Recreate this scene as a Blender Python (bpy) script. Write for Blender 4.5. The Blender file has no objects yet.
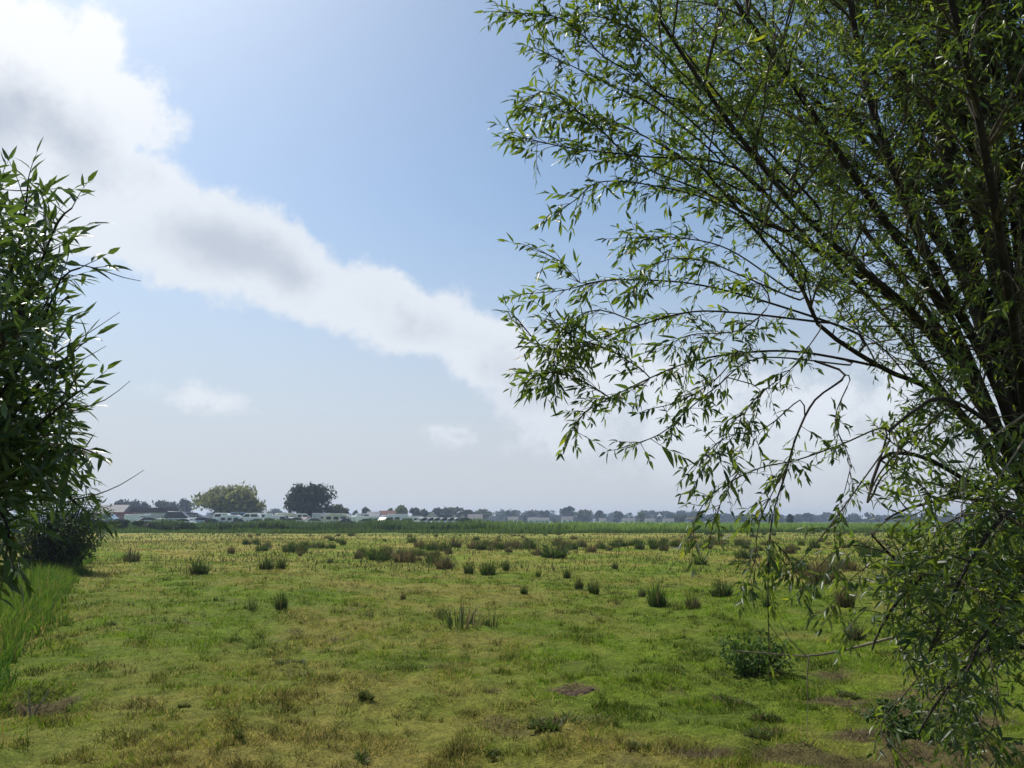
import bpy, math, random
import numpy as np
from mathutils import Vector

random.seed(7)
rng = np.random.default_rng(11)
R = math.radians
SC = bpy.context.scene
COL = SC.collection

# ------------------------------------------------------------------ camera model
F_PX, W_PX, H_PX, HOR = 770.0, 1024, 768, 521.0
PITCH = math.atan((HOR - 384.0) / F_PX)
EYE = Vector((0.0, 0.0, 1.6))
CP, SP = math.cos(PITCH), math.sin(PITCH)


def ray(px, py):
    x, y = px - 512.0, 384.0 - py
    return Vector((x, F_PX * CP - y * SP, F_PX * SP + y * CP)).normalized()


def at(px, py, Y):
    """point seen at px,py standing Y metres ahead"""
    d = ray(px, py)
    return EYE + d * (Y / d.y)


def gp(px, py, z=0.0):
    d = ray(px, py)
    return EYE + d * ((z - 1.6) / d.z)


def proj(p):
    x, y, z = p[0], p[1], p[2] - 1.6
    f = y * CP + z * SP
    u = -y * SP + z * CP
    if f < 0.05:
        return (-9999, -9999)
    return 512 + F_PX * x / f, 384 - F_PX * u / f


cam_d = bpy.data.cameras.new('camera')
cam = bpy.data.objects.new('camera', cam_d)
COL.objects.link(cam)
cam.location = EYE
cam.rotation_euler = (math.pi / 2 + PITCH, 0, 0)
cam_d.sensor_width = 36.0
cam_d.lens = 36.0 * F_PX / W_PX
cam_d.clip_start = 0.05
cam_d.clip_end = 6000
SC.camera = cam


# ------------------------------------------------------------------ noise
def _hash(ix, iy, seed):
    h = (ix.astype(np.int64) * 374761393 + iy.astype(np.int64) * 668265263 + seed * 974634777) & 0xFFFFFFFF
    h = ((h ^ (h >> 13)) * 1274126177) & 0xFFFFFFFF
    h = (h ^ (h >> 16)) & 0xFFFFFF
    return h / float(0xFFFFFF)


def vnoise(x, y, seed=0):
    x = np.asarray(x, float); y = np.asarray(y, float)
    ix, iy = np.floor(x), np.floor(y)
    fx, fy = x - ix, y - iy
    fx = fx * fx * (3 - 2 * fx); fy = fy * fy * (3 - 2 * fy)
    a = _hash(ix, iy, seed); b = _hash(ix + 1, iy, seed)
    c = _hash(ix, iy + 1, seed); d = _hash(ix + 1, iy + 1, seed)
    return (a * (1 - fx) + b * fx) * (1 - fy) + (c * (1 - fx) + d * fx) * fy


def fbm(x, y, seed=0, octv=4):
    s, a, t = 0.0, 1.0, 0.0
    for k in range(octv):
        s = s + a * vnoise(x * 2 ** k + 17.3 * k, y * 2 ** k - 9.1 * k, seed + k)
        t += a; a *= 0.55
    return s / t


def sstep(a, b, x):
    t = np.clip((np.asarray(x, float) - a) / (b - a), 0, 1)
    return t * t * (3 - 2 * t)


# ------------------------------------------------------------------ object helpers
def link(o, parent=None):
    COL.objects.link(o)
    if parent is not None:
        o.parent = parent
    return o


def tag(o, label=None, cat=None, group=None, kind=None):
    if label: o['label'] = label
    if cat: o['category'] = cat
    if group: o['group'] = group
    if kind: o['kind'] = kind
    return o


def empty(name, loc, rz=0.0):
    o = bpy.data.objects.new(name, None)
    o.empty_display_size = 0.2
    o.location = loc
    o.rotation_euler = (0, 0, rz)
    return link(o)


def np_mesh(name, V, F, mat=None, col=None, smooth=False):
    V = np.asarray(V, np.float32).reshape(-1, 3)
    F = np.asarray(F, np.int32)
    k = F.shape[1]
    me = bpy.data.meshes.new(name)
    me.vertices.add(len(V)); me.vertices.foreach_set('co', V.ravel())
    me.loops.add(F.size); me.loops.foreach_set('vertex_index', F.ravel())
    me.polygons.add(len(F))
    me.polygons.foreach_set('loop_start', np.arange(0, F.size, k, dtype=np.int32))
    me.polygons.foreach_set('loop_total', np.full(len(F), k, np.int32))
    if smooth:
        me.polygons.foreach_set('use_smooth', np.ones(len(F), bool))
    if col is not None:
        at_ = me.color_attributes.new('tint', 'FLOAT_COLOR', 'POINT')
        c4 = np.ones((len(V), 4), np.float32); c4[:, :3] = np.clip(col, 0, 1)
        at_.data.foreach_set('color', c4.ravel())
    if mat: me.materials.append(mat)
    me.update(calc_edges=True)
    return me


def np_obj(name, V, F, mat=None, parent=None, col=None, smooth=False):
    return link(bpy.data.objects.new(name, np_mesh(name, V, F, mat, col, smooth)), parent)


class MB:
    """collects quads / tris with plain python lists -> one mesh object"""
    def __init__(s):
        s.v, s.f = [], []

    def box(s, c, d, taper=(1, 1), shift=(0, 0)):
        x, y, z = c; a, b, h = d[0] / 2, d[1] / 2, d[2] / 2
        n = len(s.v)
        for zz, tx, ty, sx, sy in ((-h, 1, 1, 0, 0), (h, taper[0], taper[1], shift[0], shift[1])):
            for ux, uy in ((-1, -1), (1, -1), (1, 1), (-1, 1)):
                s.v.append((x + ux * a * tx + sx, y + uy * b * ty + sy, z + zz))
        for q in ((3, 2, 1, 0), (4, 5, 6, 7), (0, 1, 5, 4), (1, 2, 6, 5), (2, 3, 7, 6), (3, 0, 4, 7)):
            s.f.append([n + i for i in q])
        return s

    def prof(s, pts, y0, y1, inset=0.0):
        """polygon in xz extruded in y"""
        n = len(s.v); m = len(pts)
        cx = sum(p[0] for p in pts) / m; cz = sum(p[1] for p in pts) / m
        for y in (y0, y1):
            for p in pts:
                s.v.append((p[0], y, p[1]))
        s.f.append([n + i for i in range(m)])
        s.f.append([n + m + i for i in reversed(range(m))])
        for i in range(m):
            j = (i + 1) % m
            s.f.append([n + j, n + i, n + m + i, n + m + j])
        return s

    def cyl(s, c, r, h, axis='y', seg=12):
        n = len(s.v)
        for e in (-h / 2, h / 2):
            for i in range(seg):
                a = 2 * math.pi * i / seg
                u, w = r * math.cos(a), r * math.sin(a)
                p = {'y': (u, e, w), 'z': (u, w, e), 'x': (e, u, w)}[axis]
                s.v.append((c[0] + p[0], c[1] + p[1], c[2] + p[2]))
        s.f.append([n + i for i in range(seg)]); s.f.append([n + seg + i for i in reversed(range(seg))])
        for i in range(seg):
            j = (i + 1) % seg
            s.f.append([n + i, n + seg + i, n + seg + j, n + j])
        return s

    def build(s, name, mat, parent=None, bevel=0.0):
        me = bpy.data.meshes.new(name)
        me.from_pydata(s.v, [], s.f); me.materials.append(mat); me.update()
        o = link(bpy.data.objects.new(name, me), parent)
        if bevel:
            b = o.modifiers.new('soft', 'BEVEL'); b.width = bevel; b.segments = 2; b.limit_method = 'ANGLE'
        return o


def copy_tree(o, parent=None):
    c = o.copy(); COL.objects.link(c)
    if parent is not None: c.parent = parent
    for ch in list(o.children): copy_tree(ch, c)
    return c


# ------------------------------------------------------------------ materials
def mat_base(name):
    m = bpy.data.materials.new(name); m.use_nodes = True
    nt = m.node_tree; nt.nodes.clear()
    out = nt.nodes.new('ShaderNodeOutputMaterial')
    return m, nt, out


def N(nt, t, **kw):
    n = nt.nodes.new(t)
    for k, v in kw.items():
        if k in n.inputs: n.inputs[k].default_value = v
        else: setattr(n, k, v)
    return n


def mixc(nt, fac, a, b, mode='MIX'):
    n = nt.nodes.new('ShaderNodeMix'); n.data_type = 'RGBA'; n.blend_type = mode
    for sock, v in ((n.inputs[0], fac), (n.inputs[6], a), (n.inputs[7], b)):
        if isinstance(v, bpy.types.NodeSocket): nt.links.new(v, sock)
        elif isinstance(v, (int, float)): sock.default_value = v
        else: sock.default_value = (*v, 1)
    return n.outputs[2]


def math_(nt, op, a, b=None, c=None, clamp=False):
    n = nt.nodes.new('ShaderNodeMath'); n.operation = op; n.use_clamp = clamp
    for i, v in enumerate((a, b, c)):
        if v is None: continue
        if isinstance(v, bpy.types.NodeSocket): nt.links.new(v, n.inputs[i])
        else: n.inputs[i].default_value = v
    return n.outputs[0]


def smooth_(nt, x, lo, hi, a=0.0, b=1.0):
    n = nt.nodes.new('ShaderNodeMapRange'); n.interpolation_type = 'SMOOTHSTEP'
    nt.links.new(x, n.inputs[0])
    n.inputs[1].default_value = lo; n.inputs[2].default_value = hi
    n.inputs[3].default_value = a; n.inputs[4].default_value = b
    return n.outputs[0]


def leaf_mat(name, top, under, trans, rough=0.4, tfac=0.35, spec=0.5, tint=True):
    """two-sided leaf: darker glossy upper face, paler underside, light passing through"""
    m, nt, out = mat_base(name)
    geo = N(nt, 'ShaderNodeNewGeometry')
    base = mixc(nt, geo.outputs['Backfacing'], top, under)
    tr = None
    if tint:
        a = N(nt, 'ShaderNodeVertexColor', layer_name='tint')
        base = mixc(nt, 1.0, base, a.outputs[0], 'MULTIPLY')
        tr = mixc(nt, 1.0, trans, a.outputs[0], 'MULTIPLY')
    p = N(nt, 'ShaderNodeBsdfPrincipled', Roughness=rough)
    p.inputs['Specular IOR Level'].default_value = spec
    nt.links.new(base, p.inputs['Base Color'])
    t = N(nt, 'ShaderNodeBsdfTranslucent')
    if tr: nt.links.new(tr, t.inputs['Color'])
    else: t.inputs['Color'].default_value = (*trans, 1)
    mx = N(nt, 'ShaderNodeMixShader'); mx.inputs[0].default_value = tfac
    nt.links.new(p.outputs[0], mx.inputs[1]); nt.links.new(t.outputs[0], mx.inputs[2])
    nt.links.new(mx.outputs[0], out.inputs[0])
    return m


def blade_mat(name, tfac=0.35, rough=0.6, gain=1.0):
    m, nt, out = mat_base(name)
    a = N(nt, 'ShaderNodeVertexColor', layer_name='tint')
    p = N(nt, 'ShaderNodeBsdfPrincipled', Roughness=rough)
    p.inputs['Specular IOR Level'].default_value = 0.12
    nt.links.new(a.outputs[0], p.inputs['Base Color'])
    t = N(nt, 'ShaderNodeBsdfTranslucent'); nt.links.new(a.outputs[0], t.inputs['Color'])
    mx = N(nt, 'ShaderNodeMixShader'); mx.inputs[0].default_value = tfac
    nt.links.new(p.outputs[0], mx.inputs[1]); nt.links.new(t.outputs[0], mx.inputs[2])
    nt.links.new(mx.outputs[0], out.inputs[0])
    return m


def bark_mat(name, c1, c2, scale=18.0):
    m, nt, out = mat_base(name)
    tc = N(nt, 'ShaderNodeNewGeometry')
    mp = N(nt, 'ShaderNodeMapping'); mp.inputs['Scale'].default_value = (1, 1, 0.25)
    nt.links.new(tc.outputs['Position'], mp.inputs[0])
    n = N(nt, 'ShaderNodeTexNoise', Scale=scale, Detail=6.0, Roughness=0.65)
    nt.links.new(mp.outputs[0], n.inputs['Vector'])
    c = mixc(nt, smooth_(nt, n.outputs[0], .35, .68), c1, c2)
    p = N(nt, 'ShaderNodeBsdfPrincipled', Roughness=0.85)
    p.inputs['Specular IOR Level'].default_value = 0.2
    nt.links.new(c, p.inputs['Base Color'])
    b = N(nt, 'ShaderNodeBump', Strength=0.8, Distance=0.02)
    nt.links.new(n.outputs[0], b.inputs['Height']); nt.links.new(b.outputs[0], p.inputs['Normal'])
    nt.links.new(p.outputs[0], out.inputs[0])
    return m


def plain_mat(name, c, rough=0.5, spec=0.5, metal=0.0, var=0.12, scale=3.0):
    """paint / render / roofing with a little uneven weathering"""
    m, nt, out = mat_base(name)
    g = N(nt, 'ShaderNodeNewGeometry')
    n = N(nt, 'ShaderNodeTexNoise', Scale=scale, Detail=5.0, Roughness=0.6)
    nt.links.new(g.outputs['Position'], n.inputs['Vector'])
    dark = tuple(x * (1 - 2 * var) for x in c)
    col = mixc(nt, smooth_(nt, n.outputs[0], .3, .7), dark, c)
    p = N(nt, 'ShaderNodeBsdfPrincipled', Roughness=rough, Metallic=metal)
    p.inputs['Specular IOR Level'].default_value = spec
    nt.links.new(col, p.inputs['Base Color']); nt.links.new(p.outputs[0], out.inputs[0])
    return m


M = {}
M['bark'] = bark_mat('willow bark', (0.016, 0.012, 0.009), (0.045, 0.036, 0.027))
M['twig'] = bark_mat('willow twig', (0.06, 0.05, 0.025), (0.10, 0.085, 0.05), 40)
M['dead'] = bark_mat('dead wood', (0.18, 0.15, 0.11), (0.34, 0.29, 0.22), 30)
M['willow_leaf'] = leaf_mat('willow leaf', (0.034, 0.060, 0.016), (0.105, 0.135, 0.075), (0.20, 0.30, 0.028), .42, .38, .38)
M['osier_leaf'] = leaf_mat('osier leaf', (0.036, 0.070, 0.016), (0.085, 0.115, 0.06), (0.15, 0.24, 0.03), .36, .28, .4)
M['sallow_leaf'] = leaf_mat('sallow leaf', (0.030, 0.055, 0.014), (0.05, 0.075, 0.03), (0.08, 0.14, 0.020), .5, .3, .25)
M['bramble_leaf'] = leaf_mat('bramble leaf', (0.045, 0.085, 0.018), (0.07, 0.105, 0.04), (0.10, 0.17, 0.025), .6, .3, .15)
M['grass'] = blade_mat('grass blade', .38)
M['reed'] = blade_mat('reed blade', .48)
M['rush'] = blade_mat('rush stem', .4, .5)
M['tree_leaf'] = blade_mat('tree foliage', .42, .6)

# ------------------------------------------------------------------ light and sky
SUN_AZ, SUN_EL = R(-41), R(52)          # azimuth from straight ahead, positive to the right
sd = bpy.data.lights.new('sun', 'SUN')
sd.energy = 5.0; sd.angle = R(0.53); sd.color = (1.0, 0.955, 0.88)
sun = link(bpy.data.objects.new('sun', sd))
sdir = Vector((math.sin(SUN_AZ) * math.cos(SUN_EL), math.cos(SUN_AZ) * math.cos(SUN_EL), math.sin(SUN_EL)))
sun.rotation_euler = sdir.to_track_quat('Z', 'Y').to_euler()
sun.location = (-40, 60, 80)

wd = bpy.data.worlds.new('World'); SC.world = wd; wd.use_nodes = True
nt = wd.node_tree; nt.nodes.clear()
wout = N(nt, 'ShaderNodeOutputWorld')
sky = N(nt, 'ShaderNodeTexSky', sky_type='NISHITA')
sky.sun_disc = False; sky.sun_elevation = SUN_EL; sky.sun_rotation = SUN_AZ
sky.air_density = 1.0; sky.dust_density = 1.2; sky.ozone_density = 1.6
bg_sky = N(nt, 'ShaderNodeBackground'); bg_sky.inputs[1].default_value = 0.122
nt.links.new(mixc(nt, 1.0, sky.outputs[0], (.95, 1.035, 1.035), 'MULTIPLY'), bg_sky.inputs[0])
tc = N(nt, 'ShaderNodeTexCoord')
nrm = N(nt, 'ShaderNodeVectorMath', operation='NORMALIZE'); nt.links.new(tc.outputs['Generated'], nrm.inputs[0])
sep = N(nt, 'ShaderNodeSeparateXYZ'); nt.links.new(nrm.outputs[0], sep.inputs[0])
az = math_(nt, 'MULTIPLY', math_(nt, 'ARCTAN2', sep.outputs[0], sep.outputs[1]), 180 / math.pi)
el = math_(nt, 'MULTIPLY', math_(nt, 'ARCSINE', sep.outputs[2]), 180 / math.pi)
ae = N(nt, 'ShaderNodeCombineXYZ'); nt.links.new(az, ae.inputs[0]); nt.links.new(el, ae.inputs[1])


def azel(px, py):
    d = ray(px, py)
    return math.degrees(math.atan2(d.x, d.y)), math.degrees(math.asin(d.z))


# warp the direction so that blob outlines billow
nw = N(nt, 'ShaderNodeTexNoise', Scale=7.0, Detail=7.0, Roughness=0.58); nw.noise_dimensions = '3D'
nt.links.new(nrm.outputs[0], nw.inputs['Vector'])
nb = N(nt, 'ShaderNodeTexNoise', Scale=20.0, Detail=8.0, Roughness=0.68)
nt.links.new(nrm.outputs[0], nb.inputs['Vector'])
BLOBS = [  # px, py, half width deg, half height deg, tilt deg, strength
    (20, 85, 8.0, 6.6, -40, 1.2), (98, 128, 4.2, 5.6, -60, 1.0), (-60, 150, 9.0, 8.0, 0, 1.2), (92, 48, 2.6, 2.6, -50, .7),
    (140, 212, 6.0, 4.0, -25, .8), (225, 248, 9.0, 4.1, -12, 1.0), (320, 284, 7.5, 3.5, -22, .9),
    (405, 312, 7.0, 2.9, -28, .8), (485, 350, 7.0, 3.8, -30, .75), (575, 390, 7.5, 4.8, -20, .6),
    (680, 420, 8.0, 4.5, -10, .4), (830, 440, 9.0, 4.5, -5, .35),
    (212, 400, 4.0, 1.2, -6, .36), (460, 435, 2.3, 0.8, -10, .32), (560, 440, 6.0, 1.6, -6, .2),
]
field = None
for px, py, ra, re, rot, wgt in BLOBS:
    a0, e0 = azel(px, py)
    mp = N(nt, 'ShaderNodeMapping', vector_type='TEXTURE')
    mp.inputs['Location'].default_value = (a0, e0, 0)
    mp.inputs['Rotation'].default_value = (0, 0, R(rot))
    mp.inputs['Scale'].default_value = (ra, re, 1)
    nt.links.new(ae.outputs[0], mp.inputs[0])
    ln = N(nt, 'ShaderNodeVectorMath', operation='LENGTH'); nt.links.new(mp.outputs[0], ln.inputs[0])
    v = math_(nt, 'MULTIPLY', math_(nt, 'SUBTRACT', 1.0, ln.outputs['Value']), wgt)
    v = math_(nt, 'MAXIMUM', v, -1.0)
    field = v if field is None else math_(nt, 'SMOOTH_MAX', field, v, 0.25)
nz = math_(nt, 'ADD', math_(nt, 'MULTIPLY', math_(nt, 'SUBTRACT', nw.outputs[0], .5), 1.9),
           math_(nt, 'MULTIPLY', math_(nt, 'SUBTRACT', nb.outputs[0], .5), 0.85))
fld = math_(nt, 'ADD', field, math_(nt, 'MULTIPLY', nz, smooth_(nt, field, -0.40, 0.02)))
dens = smooth_(nt, fld, -0.08, 0.28)
cfield = None
for px, py, ra, re, rot, wgt in ((70, 138, 6.5, 3.6, -28, 1.0), (-10, 120, 6.0, 5.0, -10, 1.0), (20, 100, 4.0, 3.0, -30, .8), (230, 250, 7.5, 2.6, -10, 1.0), (290, 272, 4.5, 2.2, -20, .8),
                                 (410, 318, 6.0, 2.0, -26, .55), (530, 385, 7.0, 3.5, -20, .6), (600, 400, 6.0, 3.0, -10, .5), (462, 436, 1.6, .5, -10, .6)):
    a0, e0 = azel(px, py)
    mp = N(nt, 'ShaderNodeMapping', vector_type='TEXTURE')
    mp.inputs['Location'].default_value = (a0, e0, 0); mp.inputs['Rotation'].default_value = (0, 0, R(rot)); mp.inputs['Scale'].default_value = (ra, re, 1)
    nt.links.new(ae.outputs[0], mp.inputs[0])
    ln = N(nt, 'ShaderNodeVectorMath', operation='LENGTH'); nt.links.new(mp.outputs[0], ln.inputs[0])
    v = math_(nt, 'MAXIMUM', math_(nt, 'MULTIPLY', math_(nt, 'SUBTRACT', 1.0, ln.outputs['Value']), wgt), -1.0)
    cfield = v if cfield is None else math_(nt, 'SMOOTH_MAX', cfield, v, 0.25)
core = smooth_(nt, math_(nt, 'ADD', cfield, math_(nt, 'MULTIPLY', nz, .9)), 0.0, 1.0, 0.0, .95)
cs = N(nt, 'ShaderNodeVectorMath', operation='DOT_PRODUCT')
nt.links.new(nrm.outputs[0], cs.inputs[0]); cs.inputs[1].default_value = sdir
near_sun = smooth_(nt, cs.outputs['Value'], 0.80, 0.99)
rimc = mixc(nt, near_sun, (0.80, 0.85, 0.92), (1.08, 1.09, 1.10))
corec = mixc(nt, near_sun, (0.55, 0.60, 0.69), (0.49, 0.55, 0.64))
ccol = mixc(nt, core, rimc, corec)
bg_c = N(nt, 'ShaderNodeBackground'); nt.links.new(ccol, bg_c.inputs[0]); bg_c.inputs[1].default_value = 1.0
bg_h = N(nt, 'ShaderNodeBackground'); bg_h.inputs[0].default_value = (0.61, 0.645, 0.71, 1); bg_h.inputs[1].default_value = 1.0
hz = math_(nt, 'MULTIPLY', smooth_(nt, el, 0.0, 26.0, 1.0, 0.0), 0.95)
m1 = N(nt, 'ShaderNodeMixShader'); nt.links.new(hz, m1.inputs[0])
nt.links.new(bg_sky.outputs[0], m1.inputs[1]); nt.links.new(bg_h.outputs[0], m1.inputs[2])
low = smooth_(nt, el, 1.0, 9.0, 0.15, 1.0)
m2 = N(nt, 'ShaderNodeMixShader'); nt.links.new(math_(nt, 'MULTIPLY', math_(nt, 'MULTIPLY', dens, low), .93), m2.inputs[0])
nt.links.new(m1.outputs[0], m2.inputs[1]); nt.links.new(bg_c.outputs[0], m2.inputs[2])
nt.links.new(m2.outputs[0], wout.inputs[0])

vs = SC.view_settings
vs.view_transform = 'Standard'; vs.look = 'None'; vs.exposure = 0.0; vs.gamma = 1.0; vs.use_curve_mapping = False
SC.render.engine = 'CYCLES'
cy = SC.cycles
cy.max_bounces = 6; cy.diffuse_bounces = 3; cy.glossy_bounces = 2; cy.transmission_bounces = 4; cy.volume_bounces = 0
cy.use_denoising = True
try: cy.denoiser = 'OPENIMAGEDENOISE'
except Exception: pass
cy.sample_clamp_indirect = 4.0

# ------------------------------------------------------------------ ground
DA = gp(12, 712); DB = gp(92, 548)                     # the near edge of the ditch
ddir = Vector((DB.x - DA.x, DB.y - DA.y)).normalized()
dn = Vector((-ddir.y, ddir.x))                          # points to the left, into the ditch
BANK_PX = [(-200, 534.5), (60, 533.6), (240, 533.0), (480, 533.4), (700, 533.0), (900, 532.6), (1150, 532.0)]
BANK = [gp(*p) for p in BANK_PX]


def ditch_s(x, y):
    return (x - DA.x) * dn.x + (y - DA.y) * dn.y


def bank_d(x, y):
    """metres beyond the near edge of the green bank, measured along y"""
    xs = np.array([b.x for b in BANK]); ys = np.array([b.y for b in BANK])
    return y - np.interp(x, xs, ys)


def height(x, y):
    x = np.asarray(x, float); y = np.asarray(y, float)
    d = np.hypot(x, y)
    nearf = 1 - sstep(60, 110, d)
    z = (fbm(x / 2.6, y / 2.6, 3) - .5) * .16 * nearf
    z = z + (fbm(x / 9, y / 9, 5, 3) - .5) * .30 * nearf * sstep(2, 9, d)
    t = fbm(x / .42, y / .42, 8, 3)
    z = z + np.maximum(t - .5, 0) * .22 * (1 - sstep(16, 40, d))
    z = z + (fbm(x / .16, y / .16, 9, 2) - .5) * .05 * (1 - sstep(8, 18, d))
    s = ditch_s(x, y)
    z = z - 1.0 * sstep(.1, 1.7, s) * (1 - sstep(3.6, 5.4, s)) * (1 - sstep(70, 90, d))
    for hx, hy, r, dep in HOLES:
        z = z - dep * np.exp(-((x - hx) ** 2 + (y - hy) ** 2) / (r * r))
    z = z + 0.5 * sstep(55, 75, bank_d(x, y)) * sstep(60, -60, x) * sstep(90, 140, y)
    return z


HOLES = []
for px, py, r, dep in ((45, 686, .22, .26), (52, 703, .24, .24), (22, 700, .28, .28), (770, 690, .25, .07), (840, 672, .3, .06), (860, 760, .25, .1)):
    p = gp(px, py); HOLES.append((p.x, p.y, r, dep))

SOIL = []      # bare earth patches: px, py, radius across m, along m
for px, py, rx, ry in ((575, 684, .30, .26), (850, 695, .8, .30), (930, 690, .8, .4), (890, 760, .9, .35), (960, 750, .9, .4), (830, 668, .55, .2),
                       (770, 668, .6, .25), (765, 735, .25, .16), (42, 692, .32, .3), (690, 752, .5, .2), (490, 684, .2, .1), (960, 715, .9, .4), (870, 735, .7, .4), (820, 755, .7, .25), (910, 710, .8, .35)):
    p = gp(px, py); SOIL.append((p.x, p.y, rx, ry))


LUSH = []
for px, py, r_, a_ in ((690, 655, 1.0, .5), (640, 690, .8, .4), (760, 690, .9, .45), (800, 645, 1.2, .4), (560, 640, 1.1, .35), (400, 655, .9, .3), (720, 740, .6, .35), (300, 600, 1.6, .3), (620, 610, 1.8, .25)):
    p = gp(px, py); LUSH.append((p.x, p.y, r_, a_))


def field_mix(x, y):
    """(green, straw, soil) shares of the turf at a spot"""
    n1 = fbm(x / 5.5, y / 5.5, 21, 4); n2 = fbm(x / 1.4, y / 1.4, 31, 4); n3 = fbm(x / .38, y / .38, 41, 3)
    d = np.hypot(x, y)
    g = .68 + (n1 - .5) * 1.5 + (n2 - .5) * 1.5 + (n3 - .5) * .9
    bias = .30 * sstep(-.05, .35, x / np.maximum(y, 1)) * (1 - sstep(14, 24, d)) - .18 * sstep(.0, -.45, x / np.maximum(y, 1))
    bias = bias - .16 * sstep(24, 70, d)
    # the trodden green path that leads from the middle distance up to the ditch end
    tx = np.interp(y, [10, 14, 20, 30, 45, 70], [-3.2, -4.6, -8.2, -14.0, -23, -38])
    bias = bias + .35 * np.exp(-((x - tx) / (0.5 + .012 * y)) ** 2) * sstep(9, 13, y)
    for qx, qy, qr, qa in LUSH: bias = bias + qa * np.exp(-((x - qx) ** 2 + ((y - qy) * .7) ** 2) / (qr * qr))
    g = np.clip(g + bias, 0, 1)
    soil = np.zeros_like(g)
    for sx, sy, rx, ry in SOIL:
        soil = np.maximum(soil, np.exp(-(((x - sx) / rx) ** 2 + ((y - sy) / ry) ** 2)))
    soil = sstep(.42, .78, soil + (n2 - .5) * 1.0 + (n3 - .5) * .9)
    n4 = fbm(x / .8, y / .8, 51, 3)
    soil = np.maximum(soil, .5 * sstep(.74, .84, n4) * (1 - sstep(18, 34, d)))
    return g, 1 - g, soil


GREEN = np.array((0.168, 0.262, 0.013)); GREEN2 = np.array((0.080, 0.130, 0.013))
STRAW = np.array((0.300, 0.250, 0.068)); SOILC = np.array((0.125, 0.088, 0.055))


def turf_col(x, y):
    g, s, b = field_mix(x, y)
    n = fbm(x / .9, y / .9, 61, 3)[:, None]
    gc = GREEN * n + GREEN2 * (1 - n)
    c = gc * g[:, None] + STRAW * s[:, None]
    return c * (1 - b[:, None]) + SOILC * b[:, None], g, s, b


# polar sheet: fine where the photograph looks, coarse elsewhere, out to the horizon
fine = np.linspace(R(-50), R(50), 430)
ang = np.concatenate([np.linspace(R(-180), R(-52), 26), fine, np.linspace(R(52), R(180), 26)[:-1]])
rad = [0.0001, .6, 1.2, 1.8, 2.4, 3.0]
while rad[-1] < 130: rad.append(rad[-1] * 1.0125)
while rad[-1] < 1750: rad.append(rad[-1] * 1.06)
rad = np.array(rad)
A, RR = np.meshgrid(ang, rad)
gx, gy = (np.sin(A) * RR).ravel(), (np.cos(A) * RR).ravel()
gz = height(gx, gy)
na, nr = len(ang), len(rad)
i, j = np.meshgrid(np.arange(nr - 1), np.arange(na), indexing='ij')
j2 = (j + 1) % na
quads = np.stack([i * na + j, i * na + j2, (i + 1) * na + j2, (i + 1) * na + j], -1).reshape(-1, 4)[:, ::-1]
gc, _, _, gb = turf_col(gx, gy)
gd = np.hypot(gx, gy)
thatch = np.array((0.090, 0.105, 0.018))
k = (0.45 * (1 - sstep(12, 45, gd)))[:, None]
gc = gc * (1 - k) + thatch * k
bd = bank_d(gx, gy)
crop = np.array((0.11, 0.185, 0.040)) * (0.8 + .5 * fbm(gx / 25, gy / 9, 77, 3))[:, None]
k = sstep(0, 6, bd)[:, None] * (gy > 40)[:, None]
gc = gc * (1 - k) + crop * k
s_ = ditch_s(gx, gy)
far_bank = np.array((0.25, 0.20, 0.115))
k = (sstep(5.0, 6.5, s_) * (1 - sstep(70, 90, gd)))[:, None]
gc = gc * (1 - k) + far_bank * k

m, nt, out = mat_base('meadow turf')
a = N(nt, 'ShaderNodeVertexColor', layer_name='tint')
g = N(nt, 'ShaderNodeNewGeometry')
n1 = N(nt, 'ShaderNodeTexNoise', Scale=9.0, Detail=8.0, Roughness=0.7); nt.links.new(g.outputs['Position'], n1.inputs['Vector'])
n2 = N(nt, 'ShaderNodeTexNoise', Scale=55.0, Detail=4.0, Roughness=0.7); nt.links.new(g.outputs['Position'], n2.inputs['Vector'])
c = mixc(nt, 1.0, a.outputs[0], mixc(nt, smooth_(nt, n1.outputs[0], .3, .7), (.65, .68, .6), (1.4, 1.35, 1.3)), 'MULTIPLY')
c = mixc(nt, 1.0, c, mixc(nt, smooth_(nt, n2.outputs[0], .3, .7), (.6, .62, .6), (1.35, 1.3, 1.3)), 'MULTIPLY')
p = N(nt, 'ShaderNodeBsdfPrincipled', Roughness=0.95); p.inputs['Specular IOR Level'].default_value = 0.1
nt.links.new(c, p.inputs['Base Color'])
hsum = math_(nt, 'ADD', n1.outputs[0], math_(nt, 'MULTIPLY', n2.outputs[0], .4))
b = N(nt, 'ShaderNodeBump', Strength=0.9, Distance=0.06); nt.links.new(hsum, b.inputs['Height']); nt.links.new(b.outputs[0], p.inputs['Normal'])
nt.links.new(p.outputs[0], out.inputs[0])
ground = np_obj('meadow_ground', np.stack([gx, gy, gz], 1), quads, m, col=gc, smooth=True)
tag(ground, 'rough grazed meadow of green and straw coloured turf', kind='structure')

# water lying in the bottom of the ditch
m, nt, out = mat_base('ditch water')
p = N(nt, 'ShaderNodeBsdfPrincipled', Roughness=0.08); p.inputs['Base Color'].default_value = (0.02, 0.022, 0.014, 1)
nz_ = N(nt, 'ShaderNodeTexNoise', Scale=6.0, Detail=3.0); bb = N(nt, 'ShaderNodeBump', Strength=0.15, Distance=0.02)
nt.links.new(nz_.outputs[0], bb.inputs['Height']); nt.links.new(bb.outputs[0], p.inputs['Normal']); nt.links.new(p.outputs[0], out.inputs[0])
q = []
for t in (-8, 60):
    for s in (1.2, 4.2):
        q.append((DA.x + ddir.x * t + dn.x * s, DA.y + ddir.y * t + dn.y * s, -0.72))
tag(np_obj('ditch_water', q, [[0, 2, 3, 1]], m), 'still dark water lying in the field ditch', kind='structure')


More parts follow.
